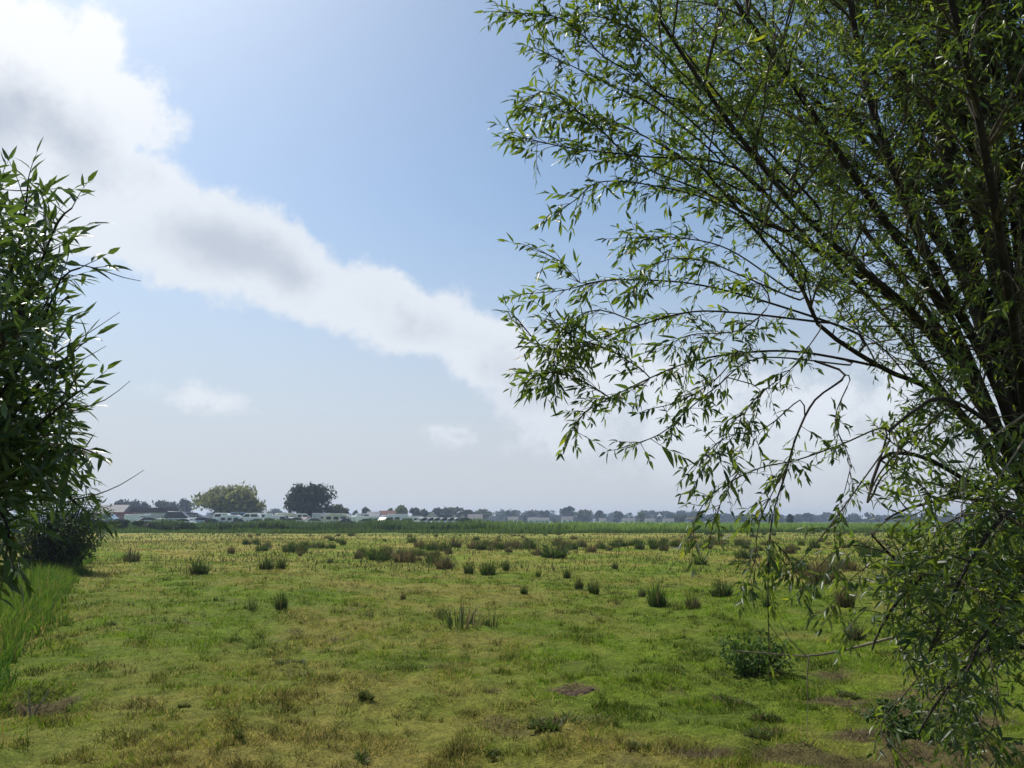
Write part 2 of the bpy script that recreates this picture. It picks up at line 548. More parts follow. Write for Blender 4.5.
# ------------------------------------------------------------------ blades
def blades(name, x, y, h, w, lean, col, mat, label, z=None, seg=1, parent=None):
    n = len(x)
    if z is None: z = height(x, y)
    a = rng.uniform(0, 2 * np.pi, n); b = rng.uniform(0, 2 * np.pi, n)
    dx, dy = np.cos(a) * w * .5, np.sin(a) * w * .5
    lx, ly = np.cos(b) * lean * h, np.sin(b) * lean * h
    hz_ = h * np.sqrt(np.clip(1 - lean ** 2, .02, 1))
    z = z - .01
    if seg == 1:
        V = np.stack([np.stack([x - dx, y - dy, z], 1), np.stack([x + dx, y + dy, z], 1), np.stack([x + lx, y + ly, z + hz_], 1)], 1)
        Fc = np.arange(n * 3).reshape(n, 3); C_ = np.repeat(col, 3, 0)
    else:
        mx_, my_ = x + lx * .3, y + ly * .3
        V = np.stack([np.stack([x - dx, y - dy, z], 1), np.stack([x + dx, y + dy, z], 1),
                      np.stack([mx_ + dx * .8, my_ + dy * .8, z + hz_ * .62], 1), np.stack([mx_ - dx * .8, my_ - dy * .8, z + hz_ * .62], 1),
                      np.stack([x + lx, y + ly, z + hz_], 1)], 1)
        base = np.arange(n)[:, None] * 5
        Fc = np.concatenate([base + np.array([[0, 1, 2]]), base + np.array([[0, 2, 3]]), base + np.array([[3, 2, 4]])], 0)
        C_ = np.repeat(col, 5, 0)
    o = np_obj(name, V.reshape(-1, 3), Fc, mat, col=C_, parent=parent)
    if label: tag(o, label, kind='stuff')
    return o


# short turf
n = 1150000
u = rng.uniform(0, 1, n)
d = 3.0 * (75 / 3.0) ** (u ** 1.05)
th = rng.uniform(R(-46), R(46), n)
x, y = np.sin(th) * d, np.cos(th) * d
c, g_, s_, b_ = turf_col(x, y)
clump = fbm(x / .33, y / .33, 91, 3)
keep = (rng.uniform(0, 1, n) > b_ * .45) & (ditch_s(x, y) < .9) & (rng.uniform(0, 1, n) < .35 + 1.1 * sstep(.3, .65, clump))
x, y, c, d, clump, g_, b_ = x[keep], y[keep], c[keep], d[keep], clump[keep], g_[keep], b_[keep]
n = len(x)
pick = rng.uniform(0, 1, n)
straw = pick > (.30 + .62 * g_)
gv = fbm(x / .55, y / .55, 95, 3)[:, None]
c = np.where(straw[:, None], STRAW * 1.1, (GREEN * sstep(.32, .6, gv) + GREEN2 * .75 * (1 - sstep(.32, .6, gv))) * .85 + c * .22)
c = c * rng.uniform(.55, 1.5, (n, 1)) * (1 + rng.normal(0, .06, (n, 3)))
spot = sstep(.60, .72, fbm(x / .20, y / .20, 97, 3)) * (1 - sstep(25, 45, d))
c = c * 1.12 * (1 - .55 * spot[:, None])
lit = rng.uniform(0, 1, n) < b_ * 1.1
c = np.where(lit[:, None], np.array((.17, .125, .075)) * rng.uniform(.4, 1.4, (n, 1)), c)
straw = straw | lit
h = (.016 + .032 * sstep(.42, .8, clump) + .03 * spot) * rng.uniform(.6, 1.5, n) * (1 + d / 45)
lean = np.where(straw, rng.uniform(.6, .97, n), rng.uniform(.15, .75, n))
w = .0038 * (1 + d / 5.5) * rng.uniform(.7, 1.3, n)
blades('grass', x, y, h * np.where(straw, 1.5, 1), w, lean, c, M['grass'], 'short uneven grazed grass mixed with dry straw')

# lush grass on the ditch edge
n = 42000
t = rng.uniform(-1.2, 42, n); s = rng.beta(1.5, 1.3, n) * 2.6 - .45
t = t * rng.uniform(.4, 1, n)
x, y = DA.x + ddir.x * t + dn.x * s, DA.y + ddir.y * t + dn.y * s
e = fbm(x / .7, y / .7, 101, 3)
keep = (s + (e - .5) * 1.4 > .0) & (rng.uniform(0, 1, n) < .25 + 1.2 * fbm(x / .35, y / .35, 105, 2))
x, y, s, e, t = x[keep], y[keep], s[keep], e[keep], t[keep]
n = len(x); d = np.hypot(x, y)
yl = rng.uniform(0, 1, n)[:, None]
yl = np.clip(yl * .6 + .9 * (fbm(x / .9, y / .9, 107, 2)[:, None] - .3), 0, 1)
c = np.array((0.06, 0.14, 0.018)) * (1 - yl) + np.array((0.16, 0.25, 0.020)) * yl
c = np.where((rng.uniform(0, 1, n) > .9)[:, None], STRAW, c) * rng.uniform(.6, 1.25, (n, 1))
h = (.22 + .75 * sstep(-.1, 1.2, s)) * rng.uniform(.55, 1.2, n) * (.6 + .8 * e)
blades('tall_ditch_grass', x, y, h, .010 * (1 + d / 18) * rng.uniform(.5, 1.4, n), rng.uniform(.05, .85, n), c, M['reed'],
       'tall bright green grass along the ditch edge', seg=2)

# far side of the ditch: dry reed
n = 9000
t = rng.uniform(-2, 75, n); s = rng.uniform(4.6, 8.5, n)
x, y = DA.x + ddir.x * t + dn.x * s, DA.y + ddir.y * t + dn.y * s
c = np.array((0.13, 0.15, 0.05)) * rng.uniform(.6, 1.3, (n, 1))
blades('far_ditch_grass', x, y, rng.uniform(.3, .7, n), .03 * rng.uniform(.6, 1.3, n), rng.uniform(.1, .6, n), c, M['reed'],
       'rough olive grass on the far side of the ditch', seg=2)

# straw-coloured seeding grass over the far part of the meadow
n = 90000
d = rng.uniform(26, 190, n) ** 1.0; th = rng.uniform(R(-44), R(48), n)
x, y = np.sin(th) * d, np.cos(th) * d
bd_ = bank_d(x, y)
keep = (bd_ < 0) & (ditch_s(x, y) < -.2) & (fbm(x / 4, y / 4, 111, 3) + rng.uniform(-.2, .2, n) > .45)
x, y, d = x[keep], y[keep], d[keep]; n = len(x)
k = rng.uniform(0, 1, n)[:, None]
c = np.array((0.125, 0.125, 0.048)) * k + np.array((0.095, 0.122, 0.030)) * (1 - k)
blades('seeding_grass', x, y, rng.uniform(.08, .26, n), .03 * (1 + d / 50), rng.uniform(.1, .6, n), c * rng.uniform(.5, 1.1, (n, 1)), M['grass'],
       'dry seeding grass over the far part of the meadow')

# green bank: low sedge strip, then the taller reed bed behind it
bx = np.array([b.x for b in BANK]); by = np.array([b.y for b in BANK])


def along(n, lo, hi):
    x = rng.uniform(lo, hi, n)
    # more samples where the strip is near
    return x, np.interp(x, bx, by)


n = 40000
x, yb = along(n, bx[0], 190)
dd = rng.uniform(0, 1, n); y = yb + dd * (3 + yb * .02) + (fbm(x / 6, x * 0, 123, 3) - .5) * 16
e = fbm(x / 3.2, y / 3.2, 121, 3)
c = (np.array((0.065, 0.115, 0.022)) * (1 - e[:, None]) + np.array((0.13, 0.205, 0.036)) * e[:, None]) * rng.uniform(.6, 1.2, (n, 1))
h = (.15 + .85 * e ** 1.3) * rng.uniform(.6, 1.3, n)
blades('sedge_strip', x, y, h, .09 * rng.uniform(.6, 1.4, n), rng.uniform(.05, .5, n), c, M['reed'], 'low dark green sedge strip along the foot of the bank', seg=2)
n = 130000
x = rng.uniform(bx[0] - 5, 330, n); yb = np.interp(x, bx, by)
wid = np.interp(x, [-60, -10, 20, 60, 330], [18, 30, 120, 220, 300])
y = yb + np.interp(x, [-60, -10, 20, 200], [22, 18, 6, 5]) + rng.uniform(0, 1, n) ** 1.5 * wid
e = fbm(x / 5, y / 5, 131, 3)
tall = np.interp(x, [-70, -20, 0, 20, 60, 330], [1.7, 1.65, 1.45, 1.2, 1.05, .95])
h = tall * (.15 + 1.45 * e ** 1.3) * rng.uniform(.65, 1.25, n)
lush = sstep(-25, 25, x)[:, None]
c = (np.array((0.045, 0.085, 0.022)) * (1 - e[:, None]) + np.array((0.115, 0.18, 0.04)) * e[:, None]) * (1 - lush) + lush * np.array((.21, .305, .055)) * (.55 + .8 * e[:, None])
c = c * rng.uniform(.7, 1.2, (n, 1))
blades('reed_bed', x, y, h, .16 * rng.uniform(.6, 1.5, n) * (.7 + y / 300), rng.uniform(.03, .45, n), c, M['reed'], 'green reed bed and crop between the meadow and the vehicles', seg=2)



# ------------------------------------------------------------------ leaves, twigs and branches
def tube(path, r0, r1, sides=6, jitter=0.0):
    P = [Vector(p) for p in path]; n = len(P)
    V, Fq = [], []
    up = Vector((0.31, 0.2, 0.93))
    for i in range(n):
        t = (P[min(i + 1, n - 1)] - P[max(i - 1, 0)]).normalized()
        a = t.cross(up)
        if a.length < .05: a = t.cross(Vector((1, 0, 0)))
        a.normalize(); b = t.cross(a)
        r = r0 + (r1 - r0) * (i / max(n - 1, 1))
        r *= 1 + random.uniform(-jitter, jitter)
        for k in range(sides):
            q = 2 * math.pi * k / sides
            V.append(P[i] + a * (r * math.cos(q)) + b * (r * math.sin(q)))
    for i in range(n - 1):
        for k in range(sides):
            k2 = (k + 1) % sides
            Fq.append((i * sides + k, i * sides + k2, (i + 1) * sides + k2, (i + 1) * sides + k))
    return V, Fq


def spline(pts, step=0.12):
    P = [Vector(p) for p in pts]
    P = [P[0] * 2 - P[1]] + P + [P[-1] * 2 - P[-2]]
    out_ = []
    for i in range(1, len(P) - 2):
        a, b, c, d = P[i - 1:i + 3]
        m_ = max(2, int((c - b).length / step))
        for k in range(m_):
            t = k / m_
            out_.append(.5 * ((2 * b) + (c - a) * t + (2 * a - 5 * b + 4 * c - d) * t * t + (3 * b - a - 3 * c + d) * t ** 3))
    out_.append(P[-2])
    return out_


LT = np.array([(0, 0), (.28, 0), (.62, 0), (1, 0), (.26, -.5), (.62, -.40), (.26, .5), (.62, .40)])
LF = np.array([(0, 4, 1), (4, 5, 2), (4, 2, 1), (5, 3, 2), (0, 1, 6), (6, 2, 7), (6, 1, 2), (7, 2, 3)])


class Foliage:
    def __init__(s, leaf_len, leaf_w):
        s.L, s.Wd = leaf_len, leaf_w
        s.rows, s.tv, s.tf = [], [], []

    def leaf(s, p, t, scale=1.0):
        t = t.normalized()
        nrm_ = Vector((random.gauss(0, .85), random.gauss(0, .85), 1.0))
        nrm_ = nrm_ - t * nrm_.dot(t)
        if nrm_.length < .05: nrm_ = t.orthogonal()
        nrm_.normalize()
        l = s.L * scale * random.uniform(.65, 1.2)
        s.rows.append((*p, *t, *nrm_, l, s.Wd * scale * random.uniform(.75, 1.2), random.uniform(-.08, .30)))

    def stem(s, path, r0, r1, sides=3):
        V, Fq = tube(path, r0, r1, sides)
        n_ = len(s.tv); s.tv += V; s.tf += [[a + n_ for a in f] for f in Fq]

    def twig(s, p, d, length, droop=.5, spacing=.021, r=.0022, leafscale=1.0, grav=.3, bare=.12):
        d = d.normalized(); n_ = max(3, int(length / .04)); step = length / n_
        path = [p.copy()]; ph = random.uniform(0, 6.28); acc = 0
        for i in range(n_):
            d = (d + Vector((random.gauss(0, .08), random.gauss(0, .08), random.gauss(0, .08) - droop * step * 2.2))).normalized()
            q = path[-1] + d * step
            path.append(q)
            acc += step
            if i / n_ < bare: acc = 0; continue
            while acc > spacing:
                acc -= spacing; ph += 2.4 + random.gauss(0, .3)
                a = d.orthogonal().normalized(); b = d.cross(a)
                side = a * math.cos(ph) + b * math.sin(ph)
                ang_ = random.uniform(.45, 1.0)
                t = d * math.cos(ang_) + side * math.sin(ang_) + Vector((random.gauss(0, .22), random.gauss(0, .22), random.gauss(-grav, .28)))
                sc = leafscale * (1 if i < n_ - 2 else .75)
                s.leaf(q - d * (acc), t, sc)
        s.leaf(path[-1], d + Vector((0, 0, -.1)), .8 * leafscale)
        s.stem(path, r, r * .35)

    def build(s, name, mat, twmat, parent, tintA, tintB, yellow=.03):
        Rw = np.array(s.rows); n_ = len(Rw)
        p, t, nn = Rw[:, 0:3], Rw[:, 3:6], Rw[:, 6:9]
        b = np.cross(nn, t)
        l, w, cu = Rw[:, 9], Rw[:, 10], Rw[:, 11]
        X, Y = LT[:, 0], LT[:, 1]
        V = (p[:, None] + t[:, None] * (X[None, :, None] * l[:, None, None]) + b[:, None] * (Y[None, :, None] * w[:, None, None])
             + nn[:, None] * ((np.abs(Y)[None, :] * w[:, None] * .45 - (X ** 2)[None, :] * (cu * l)[:, None])[:, :, None]))
        Fc = (np.arange(n_) * 8)[:, None, None] + LF[None]
        k = rng.uniform(0, 1, (n_, 1))
        c_ = np.array(tintA) * k + np.array(tintB) * (1 - k)
        c_ = c_ * rng.uniform(.75, 1.25, (n_, 1))
        c_ = np.where(rng.uniform(0, 1, (n_, 1)) < yellow, np.array((2.6, 1.9, .9)), c_)
        o = np_obj(name, V.reshape(-1, 3), Fc.reshape(-1, 3), mat, parent, np.repeat(np.clip(c_ / 2, 0, 1) * 2, 8, 0) if False else np.repeat(c_ / 3, 8, 0), smooth=True)
        if s.tv:
            np_obj('twigs', [tuple(v) for v in s.tv], s.tf, twmat, parent, smooth=True)
        return o


def wood(name, path, r0, r1, mat, parent, sides=8, jit=.06):
    V, Fq = tube(path, r0, r1, sides, jit)
    return np_obj(name, [tuple(v) for v in V], Fq, mat, parent, smooth=True)


def inside(poly, x, y):
    c_ = False; n_ = len(poly)
    for i in range(n_):
        x1, y1 = poly[i]; x2, y2 = poly[i - 1]
        if (y1 > y) != (y2 > y) and x < (x2 - x1) * (y - y1) / (y2 - y1) + x1: c_ = not c_
    return c_


# tint attribute is stored /3 so that pale leaves stay in range; the leaf materials scale it back
for nm in ('willow_leaf', 'osier_leaf', 'sallow_leaf', 'bramble_leaf'):
    nt_ = M[nm].node_tree
    for n_ in list(nt_.nodes):
        if n_.bl_idname == 'ShaderNodeVertexColor':
            vm = nt_.nodes.new('ShaderNodeVectorMath'); vm.operation = 'SCALE'; vm.inputs['Scale'].default_value = 3.0
            tos = [l.to_socket for l in n_.outputs[0].links]
            nt_.links.new(n_.outputs[0], vm.inputs[0])
            for t_ in tos: nt_.links.new(vm.outputs[0], t_)

# ------------------------------------------------------------------ the big willow on the right
wx, wy = 3.95, 5.4
willow = empty('willow_tree', (wx, wy, float(height(wx, wy))))
tag(willow, 'large leafy willow with many dark stems arching over the meadow', 'tree')


def wl(path):                                   # world -> local of the willow's base
    o = willow.location
    return [Vector(p) - o for p in path]


bole = spline([(wx + .05, wy, -.15), (wx, wy, .4), (wx - .02, wy, .95), (wx - .08, wy - .02, 1.5), (wx - .15, wy, 1.95)], .15)
trunk = wood('trunk', wl(bole), .34, .30, M['bark'], willow, 14, .09)
fol = Foliage(.078, .0185)
DENSE = [(640, -400), (650, 0), (640, 60), (655, 130), (668, 195), (725, 245), (770, 285), (815, 300), (850, 350), (890, 385), (868, 420), (862, 460),
         (878, 500), (880, 545), (868, 590), (886, 640), (893, 690), (925, 768), (1000, 800), (1600, 800), (1600, -400)]
LIMBS = [  # points (px, py, Y), radius at base, at tip
    ([(1030, 500, 5.2), (985, 400, 5.1), (955, 330, 5.0), (905, 250, 4.8), (850, 170, 4.6), (790, 80, 4.4), (720, -20, 4.2)], .060, .012),
    ([(1035, 480, 5.3), (1000, 380, 5.3), (970, 280, 5.3), (945, 150, 5.2), (942, 0, 5.2), (940, -140, 5.2), (930, -300, 5.2)], .075, .030),
    ([(1040, 470, 5.3), (1010, 350, 5.2), (990, 220, 5.0), (985, 60, 4.9), (984, -140, 4.8)], .060, .028),
    ([(1025, 520, 5.2), (980, 440, 5.0), (935, 392, 4.8), (880, 367, 4.5), (818, 324, 4.3), (803, 290, 4.3), (760, 236, 4.2), (700, 165, 4.1)], .034, .007),
    ([(1030, 490, 5.2), (960, 370, 4.9), (900, 300, 4.6), (850, 260, 4.4), (790, 200, 4.3), (720, 110, 4.1), (660, 20, 4.0)], .042, .010),
    ([(1035, 480, 5.2), (985, 360, 5.0), (930, 260, 4.9), (890, 160, 4.8), (860, 60, 4.8), (840, -80, 4.7)], .050, .020),
    ([(1045, 460, 5.3), (1030, 300, 5.2), (1030, 100, 5.0), (1040, -120, 4.9)], .065, .03),
    ([(1040, 470, 5.3), (1000, 330, 5.6), (960, 240, 5.9), (910, 120, 6.2), (880, 20, 6.4), (860, -90, 6.5)], .055, .02),
    ([(1030, 480, 5.3), (940, 330, 6.0), (850, 210, 6.6), (780, 100, 7.0), (730, -10, 7.2)], .045, .012),
    ([(1035, 480, 5.2), (1010, 300, 4.3), (975, 100, 3.7), (930, -80, 3.4)], .045, .018),
    ([(1035, 500, 5.3), (950, 400, 5.9), (880, 310, 6.3), (810, 240, 6.6), (740, 170, 6.8)], .040, .010),
    ([(1050, 470, 5.4), (1100, 330, 5.6), (1160, 150, 5.8), (1200, -60, 6.0)], .060, .02),
    ([(1050, 480, 5.4), (1030, 300, 6.4), (1000, 130, 7.0), (980, -60, 7.4)], .055, .02),
    ([(1035, 540, 5.2), (965, 480, 4.8), (915, 455, 4.5), (880, 460, 4.2), (868, 500, 4.1)], .024, .005),
    ([(1035, 570, 5.2), (975, 560, 4.8), (925, 575, 4.5), (890, 610, 4.3), (872, 650, 4.2)], .020, .005),
    ([(1040, 650, 5.2), (985, 640, 4.9), (935, 600, 4.7), (895, 560, 4.6), (872, 535, 4.5)], .020, .005),
    ([(1040, 620, 5.2), (985, 650, 4.9), (945, 690, 4.6), (918, 735, 4.5)], .018, .005),
    ([(1035, 520, 5.2), (985, 500, 5.7), (930, 500, 6.0), (885, 520, 6.2)], .022, .006),
    ([(1040, 560, 5.0), (1010, 600, 4.4), (975, 650, 4.1), (950, 720, 4.0)], .016, .005),
    ([(1040, 500, 5.0), (985, 420, 4.2), (930, 400, 3.8), (890, 430, 3.6)], .022, .006),
    ([(1040, 500, 4.9), (1000, 520, 4.0), (960, 580, 3.7), (930, 650, 3.6)], .018, .005),
]
NL = len(LIMBS) - 1
for q in range(30):                     # the fan of slender bare stems
    f = q / 29
    ex = 640 + 560 * f + random.uniform(-25, 25); ey = -170 + 150 * max(0, .35 - f) / .35 + random.uniform(-40, 40)
    ey += 190 * max(0, .14 - f) / .14
    Ye = random.uniform(4.6, 7.6); b_ = (1035 + random.uniform(-12, 35), 500 + random.uniform(-60, 30), 5.3)
    mid = (b_[0] + (ex - b_[0]) * .42 + 30, b_[1] + (ey - b_[1]) * .5 - 12, 5.3 + (Ye - 5.3) * .4)
    LIMBS.append(([b_, mid, (ex + (mid[0] - ex) * .35, ey + (mid[1] - ey) * .38, 5.3 + (Ye - 5.3) * .75), (ex, ey, Ye)], random.uniform(.020, .042), random.uniform(.006, .012)))
LIMB_PTS = []
for li, (pts, r0, r1) in enumerate(LIMBS):
    if li < 13: r0 *= .78; r1 *= .75
    P = spline([at(*p) for p in pts], .14)
    # root every limb inside the bole so that nothing hangs loose
    P = spline([Vector((wx - .1, wy, max(.6, min(1.75, P[0].z))))] + P[2::2] + [P[-1]], .14)
    wood('branch', wl(P), r0, r1, M['bark'], willow)
    LIMB_PTS += P[3::2]
    L = len(P)
    low_ = 13 <= li <= NL
    nsec = int(L * (1.5 if not low_ else 1.2) * (.62 if li > NL else 1))
    for q in range(nsec):
        f = random.uniform(.16 if low_ else (.24 if li <= NL else .36), 1.0); i = min(L - 2, int(f * (L - 1)))
        p = P[i].copy(); t = (P[i + 1] - P[i]).normalized()
        side = Vector((random.gauss(0, 1), random.gauss(0, 1), random.gauss(0, .7))).normalized()
        dirn = (t * .8 + side * .9 + Vector((-.15, -.1, .12))).normalized()
        ln = random.uniform(.35, .95) * (1 if not low_ else .65)
        sub = [p]
        for k in range(7):
            dirn = (dirn + Vector((random.gauss(0, .12), random.gauss(0, .12), random.gauss(0, .1) - .05))).normalized()
            sub.append(sub[-1] + dirn * ln / 7)
        u_, v_ = proj(sub[-1]); jit = random.gauss(0, 12)
        if not inside(DENSE, u_ + jit, v_) or (sub[-1] - EYE).length < 2.3: continue
        fol.stem(wl(sub), r1 * .5 + .004, .002, 4)
        for k in range(random.randint(7, 12)):
            s0 = random.randint(2, 7); pp = sub[s0]
            td = (dirn * .7 + Vector((random.gauss(0, .7), random.gauss(0, .7), random.gauss(0, .5)))).normalized()
            tl = random.uniform(.12, .34)
            u_, v_ = proj(pp + td * tl)
            if u_ > 850 and 60 < v_ < 530 and random.random() > .48: continue
            if inside(DENSE, u_ + random.gauss(0, 10), v_):
                fol.twig(pp - willow.location, td, tl, droop=.0 if low_ else .35, grav=.08 if low_ else .25, leafscale=random.uniform(.7, 1.35) if low_ else random.uniform(.6, 1.05))

FRINGE = [
    # branch points px,py ; depth in/out ; base radius ; twig density per metre; droop
    ([(820, 210), (740, 120), (680, 45), (640, -20)], 4.4, 4.0, .012, 17, .4),
    ([(790, 190), (700, 110), (655, 90), (619, 34), (600, -20)], 4.4, 3.9, .010, 17, .4),
    ([(760, 190), (690, 120), (634, 75), (603, 56), (562, 19), (500, 12)], 4.3, 3.7, .009, 15, .5),
    ([(800, 230), (735, 168), (640, 156), (570, 148), (517, 136)], 4.3, 3.6, .010, 15, .4),
    ([(780, 230), (700, 190), (640, 165), (595, 125), (550, 92), (528, 100)], 4.3, 3.7, .009, 16, .5),
    ([(800, 260), (720, 205), (650, 185), (600, 182), (578, 198), (554, 215)], 4.2, 3.6, .008, 11, .6),
    ([(740, 190), (670, 150), (610, 120), (565, 112), (530, 104)], 4.3, 3.8, .008, 16, .4),
    ([(730, 130), (660, 60), (620, 15), (590, -30)], 4.2, 3.9, .008, 18, .4),
    ([(700, 90), (640, 35), (590, 15), (545, 20)], 4.1, 3.8, .007, 16, .5),
    ([(720, 160), (660, 110), (610, 85), (570, 65), (540, 50)], 4.2, 3.8, .008, 16, .5),
    ([(860, 335), (770, 303), (700, 285), (645, 280), (600, 281), (565, 290), (523, 294)], 4.5, 3.7, .010, 8, .6),
    ([(605, 281), (580, 283), (562, 262), (530, 247)], 3.75, 3.6, .003, 7, .3),
    ([(820, 322), (740, 313), (690, 312), (640, 325), (600, 338), (550, 350), (516, 318)], 4.4, 3.7, .009, 11, .6),
    ([(880, 367), (800, 352), (740, 353), (690, 362), (650, 378), (610, 398), (585, 412), (567, 440)], 4.5, 3.6, .011, 10, .6),
    ([(640, 325), (600, 310), (570, 322), (556, 350), (552, 385)], 3.9, 3.7, .005, 22, .9),
    ([(610, 398), (580, 380), (555, 372), (532, 378)], 3.7, 3.6, .004, 20, .7),
    ([(650, 378), (610, 350), (570, 335), (545, 310)], 3.8, 3.65, .005, 20, .6),
    ([(850, 365), (760, 358), (715, 388), (690, 408), (660, 434), (618, 449)], 4.4, 3.6, .007, 6, .6),
    ([(740, 353), (715, 380), (680, 401), (646, 410)], 4.2, 3.7, .005, 7, .6),
    ([(790, 290), (730, 250), (680, 238), (622, 238)], 4.3, 3.8, .007, 12, .5),
    ([(800, 300), (740, 275), (700, 260), (660, 262), (640, 290)], 4.2, 3.9, .007, 14, .7),
    ([(770, 303), (740, 330), (690, 335), (660, 350)], 4.2, 3.9, .006, 13, .7),
    ([(845, 375), (815, 400), (797, 435), (785, 475), (772, 520), (768, 585), (769, 650)], 4.2, 3.8, .009, 6, 1.2),
    ([(785, 470), (760, 520), (755, 560), (745, 590)], 3.9, 3.7, .004, 14, 1.2),
    ([(772, 540), (790, 560), (800, 590)], 3.85, 3.75, .003, 10, 1.2),
    ([(885, 428), (840, 445), (797, 460), (760, 468), (720, 488), (697, 515), (693, 545)], 4.2, 3.7, .007, 8, 1.0),
    ([(760, 390), (735, 420), (715, 450), (700, 475)], 4.0, 3.8, .004, 11, 1.0),
    ([(800, 400), (765, 428), (725, 438), (690, 470)], 4.1, 3.8, .005, 12, 1.0),
    ([(890, 440), (863, 480), (840, 512), (815, 545), (785, 575)], 4.2, 3.8, .006, 7, .8),
    ([(900, 560), (850, 545), (825, 560), (800, 590)], 4.3, 4.0, .005, 8, .8),
    ([(740, 470), (720, 505), (712, 530)], 3.8, 3.75, .003, 12, 1.2),
    ([(880, 560), (850, 580), (830, 615)], 4.3, 4.1, .004, 10, .9),
    ([(900, 620), (865, 610), (845, 640)], 4.3, 4.2, .004, 9, .9),
    ([(820, 330), (790, 370), (760, 395), (752, 425)], 4.2, 4.0, .005, 12, 1.0),
    ([(850, 380), (835, 420), (850, 460), (845, 490)], 4.2, 4.0, .005, 9, 1.0),
    ([(940, 640), (900, 700), (880, 730), (905, 760)], 4.4, 4.2, .006, 10, .8),
]
for fi, (pts, y0, y1, r, dens_, dr) in enumerate(FRINGE):
    r *= .8
    if fi < 10: dens_ *= 1.5
    elif fi < 22: dens_ *= 1.45
    n_ = len(pts)
    Q = [at(a_[0], a_[1], y0 + (y1 - y0) * i / (n_ - 1)) for i, a_ in enumerate(pts)]
    # join the branch to the nearest wood further in
    back = (Q[0] - Q[1]).normalized()
    root_ = min(LIMB_PTS, key=lambda w_: (w_ - Q[0]).length + .6 * max(0, -(w_ - Q[0]).dot(back)))
    P = spline([root_] + Q, .06) if (root_ - Q[0]).length > .03 else spline(Q, .06)
    LIMB_PTS += P[::3]
    wood('branch', wl(P), r, .0022, M['bark'] if r > .006 else M['twig'], willow, 6, .03)
    Ltot = sum((P[i + 1] - P[i]).length for i in range(len(P) - 1))
    for q in range(int(Ltot * dens_ * 2.1)):
        f = .25 + .75 * random.random() ** .75
        i = min(len(P) - 2, int(f * (len(P) - 1)))
        t = (P[i + 1] - P[i]).normalized()
        td = t * .75 + Vector((random.gauss(0, .6), random.gauss(0, .6), random.gauss(0, .45) - .1))
        fol.twig(P[i] - willow.location, td, random.uniform(.06, .19), droop=dr * .6, leafscale=random.uniform(.8, 1.3))
    fol.twig(P[-1] - willow.location, (P[-1] - P[-3]), random.uniform(.08, .13), droop=dr, bare=0)

# the bare dead branch reaching left over the bramble
for pts, y0, r in (([(915, 632), (880, 641), (840, 651), (806, 656), (765, 653), (735, 651)], 5.1, .011), ([(806, 656), (790, 640), (780, 622)], 5.05, .004),
                   ([(809, 655), (807, 680), (808, 705), (806, 740)], 5.05, .004), ([(840, 651), (842, 668), (840, 680)], 5.08, .003),
                   ([(1030, 410), (975, 455), (960, 520), (952, 560)], 4.0, .006), ([(1024, 440), (985, 500), (955, 555), (950, 590)], 3.9, .005)):
    P = spline([at(a_[0], a_[1], y0) for a_ in pts], .07)
    wood('dead_branch', wl(P), r, r * .35, M['dead'], willow, 6, .08)
fol.build('crown', M['willow_leaf'], M['twig'], willow, (1.5, 1.35, .9), (.5, .65, .8), .018)
print('willow leaves', len(fol.rows))

# ------------------------------------------------------------------ the near osier on the left
ox, oy = -2.75, 2.75
oz = float(height(ox, oy))
osier = empty('osier_bush', (ox, oy, oz))
tag(osier, 'tall osier bush with long dark glossy leaves at the left edge', 'bush')
fo = Foliage(.090, .0195)
OSTEMS = [
    ([(-70, 420, 2.6), (-30, 300, 2.6), (-8, 230, 2.6), (0, 185, 2.6)], .012, 15),
    ([(-70, 480, 2.6), (-20, 350, 2.55), (15, 260, 2.5), (26, 205, 2.5), (28, 180, 2.5)], .012, 17),
    ([(-70, 480, 2.6), (-10, 370, 2.5), (30, 290, 2.45), (56, 225, 2.4), (72, 208, 2.4)], .012, 17),
    ([(-70, 500, 2.6), (-10, 410, 2.5), (35, 340, 2.45), (60, 280, 2.45), (80, 268, 2.45)], .011, 17),
    ([(-60, 500, 2.6), (0, 430, 2.5), (40, 385, 2.5), (66, 358, 2.45), (76, 350, 2.45)], .011, 18),
    ([(-60, 520, 2.6), (0, 460, 2.5), (45, 420, 2.45), (70, 398, 2.4), (82, 390, 2.4)], .010, 18),
    ([(-60, 540, 2.6), (0, 490, 2.5), (40, 455, 2.5), (70, 446, 2.45), (92, 452, 2.4)], .010, 18),
    ([(-60, 540, 2.7), (-15, 500, 2.7), (25, 480, 2.7), (60, 490, 2.7), (78, 505, 2.7)], .009, 15),
    ([(-60, 560, 2.5), (-20, 510, 2.4), (2, 515, 2.35), (8, 530, 2.3), (10, 550, 2.3)], .008, 14),
    ([(-70, 460, 3.0), (-20, 340, 3.1), (20, 270, 3.1), (50, 225, 3.1)], .010, 16),
    ([(-70, 500, 3.1), (-10, 420, 3.1), (30, 380, 3.1), (65, 330, 3.1)], .010, 16),
    ([(-70, 520, 3.1), (-10, 470, 3.1), (40, 430, 3.1), (70, 415, 3.1)], .010, 16),
    ([(-80, 420, 2.3), (-50, 300, 2.2), (-30, 260, 2.15), (-14, 215, 2.1)], .010, 15),
    ([(-80, 520, 2.3), (-40, 420, 2.2), (-10, 360, 2.1), (15, 330, 2.1)], .010, 14),
    ([(-80, 560, 2.8), (-20, 470, 2.9), (25, 440, 2.9), (55, 450, 2.9), (75, 470, 2.9)], .009, 15),
    ([(-90, 380, 2.9), (-60, 250, 2.9), (-45, 190, 2.9), (-40, 150, 2.9)], .012, 14),
]
ol = osier.location
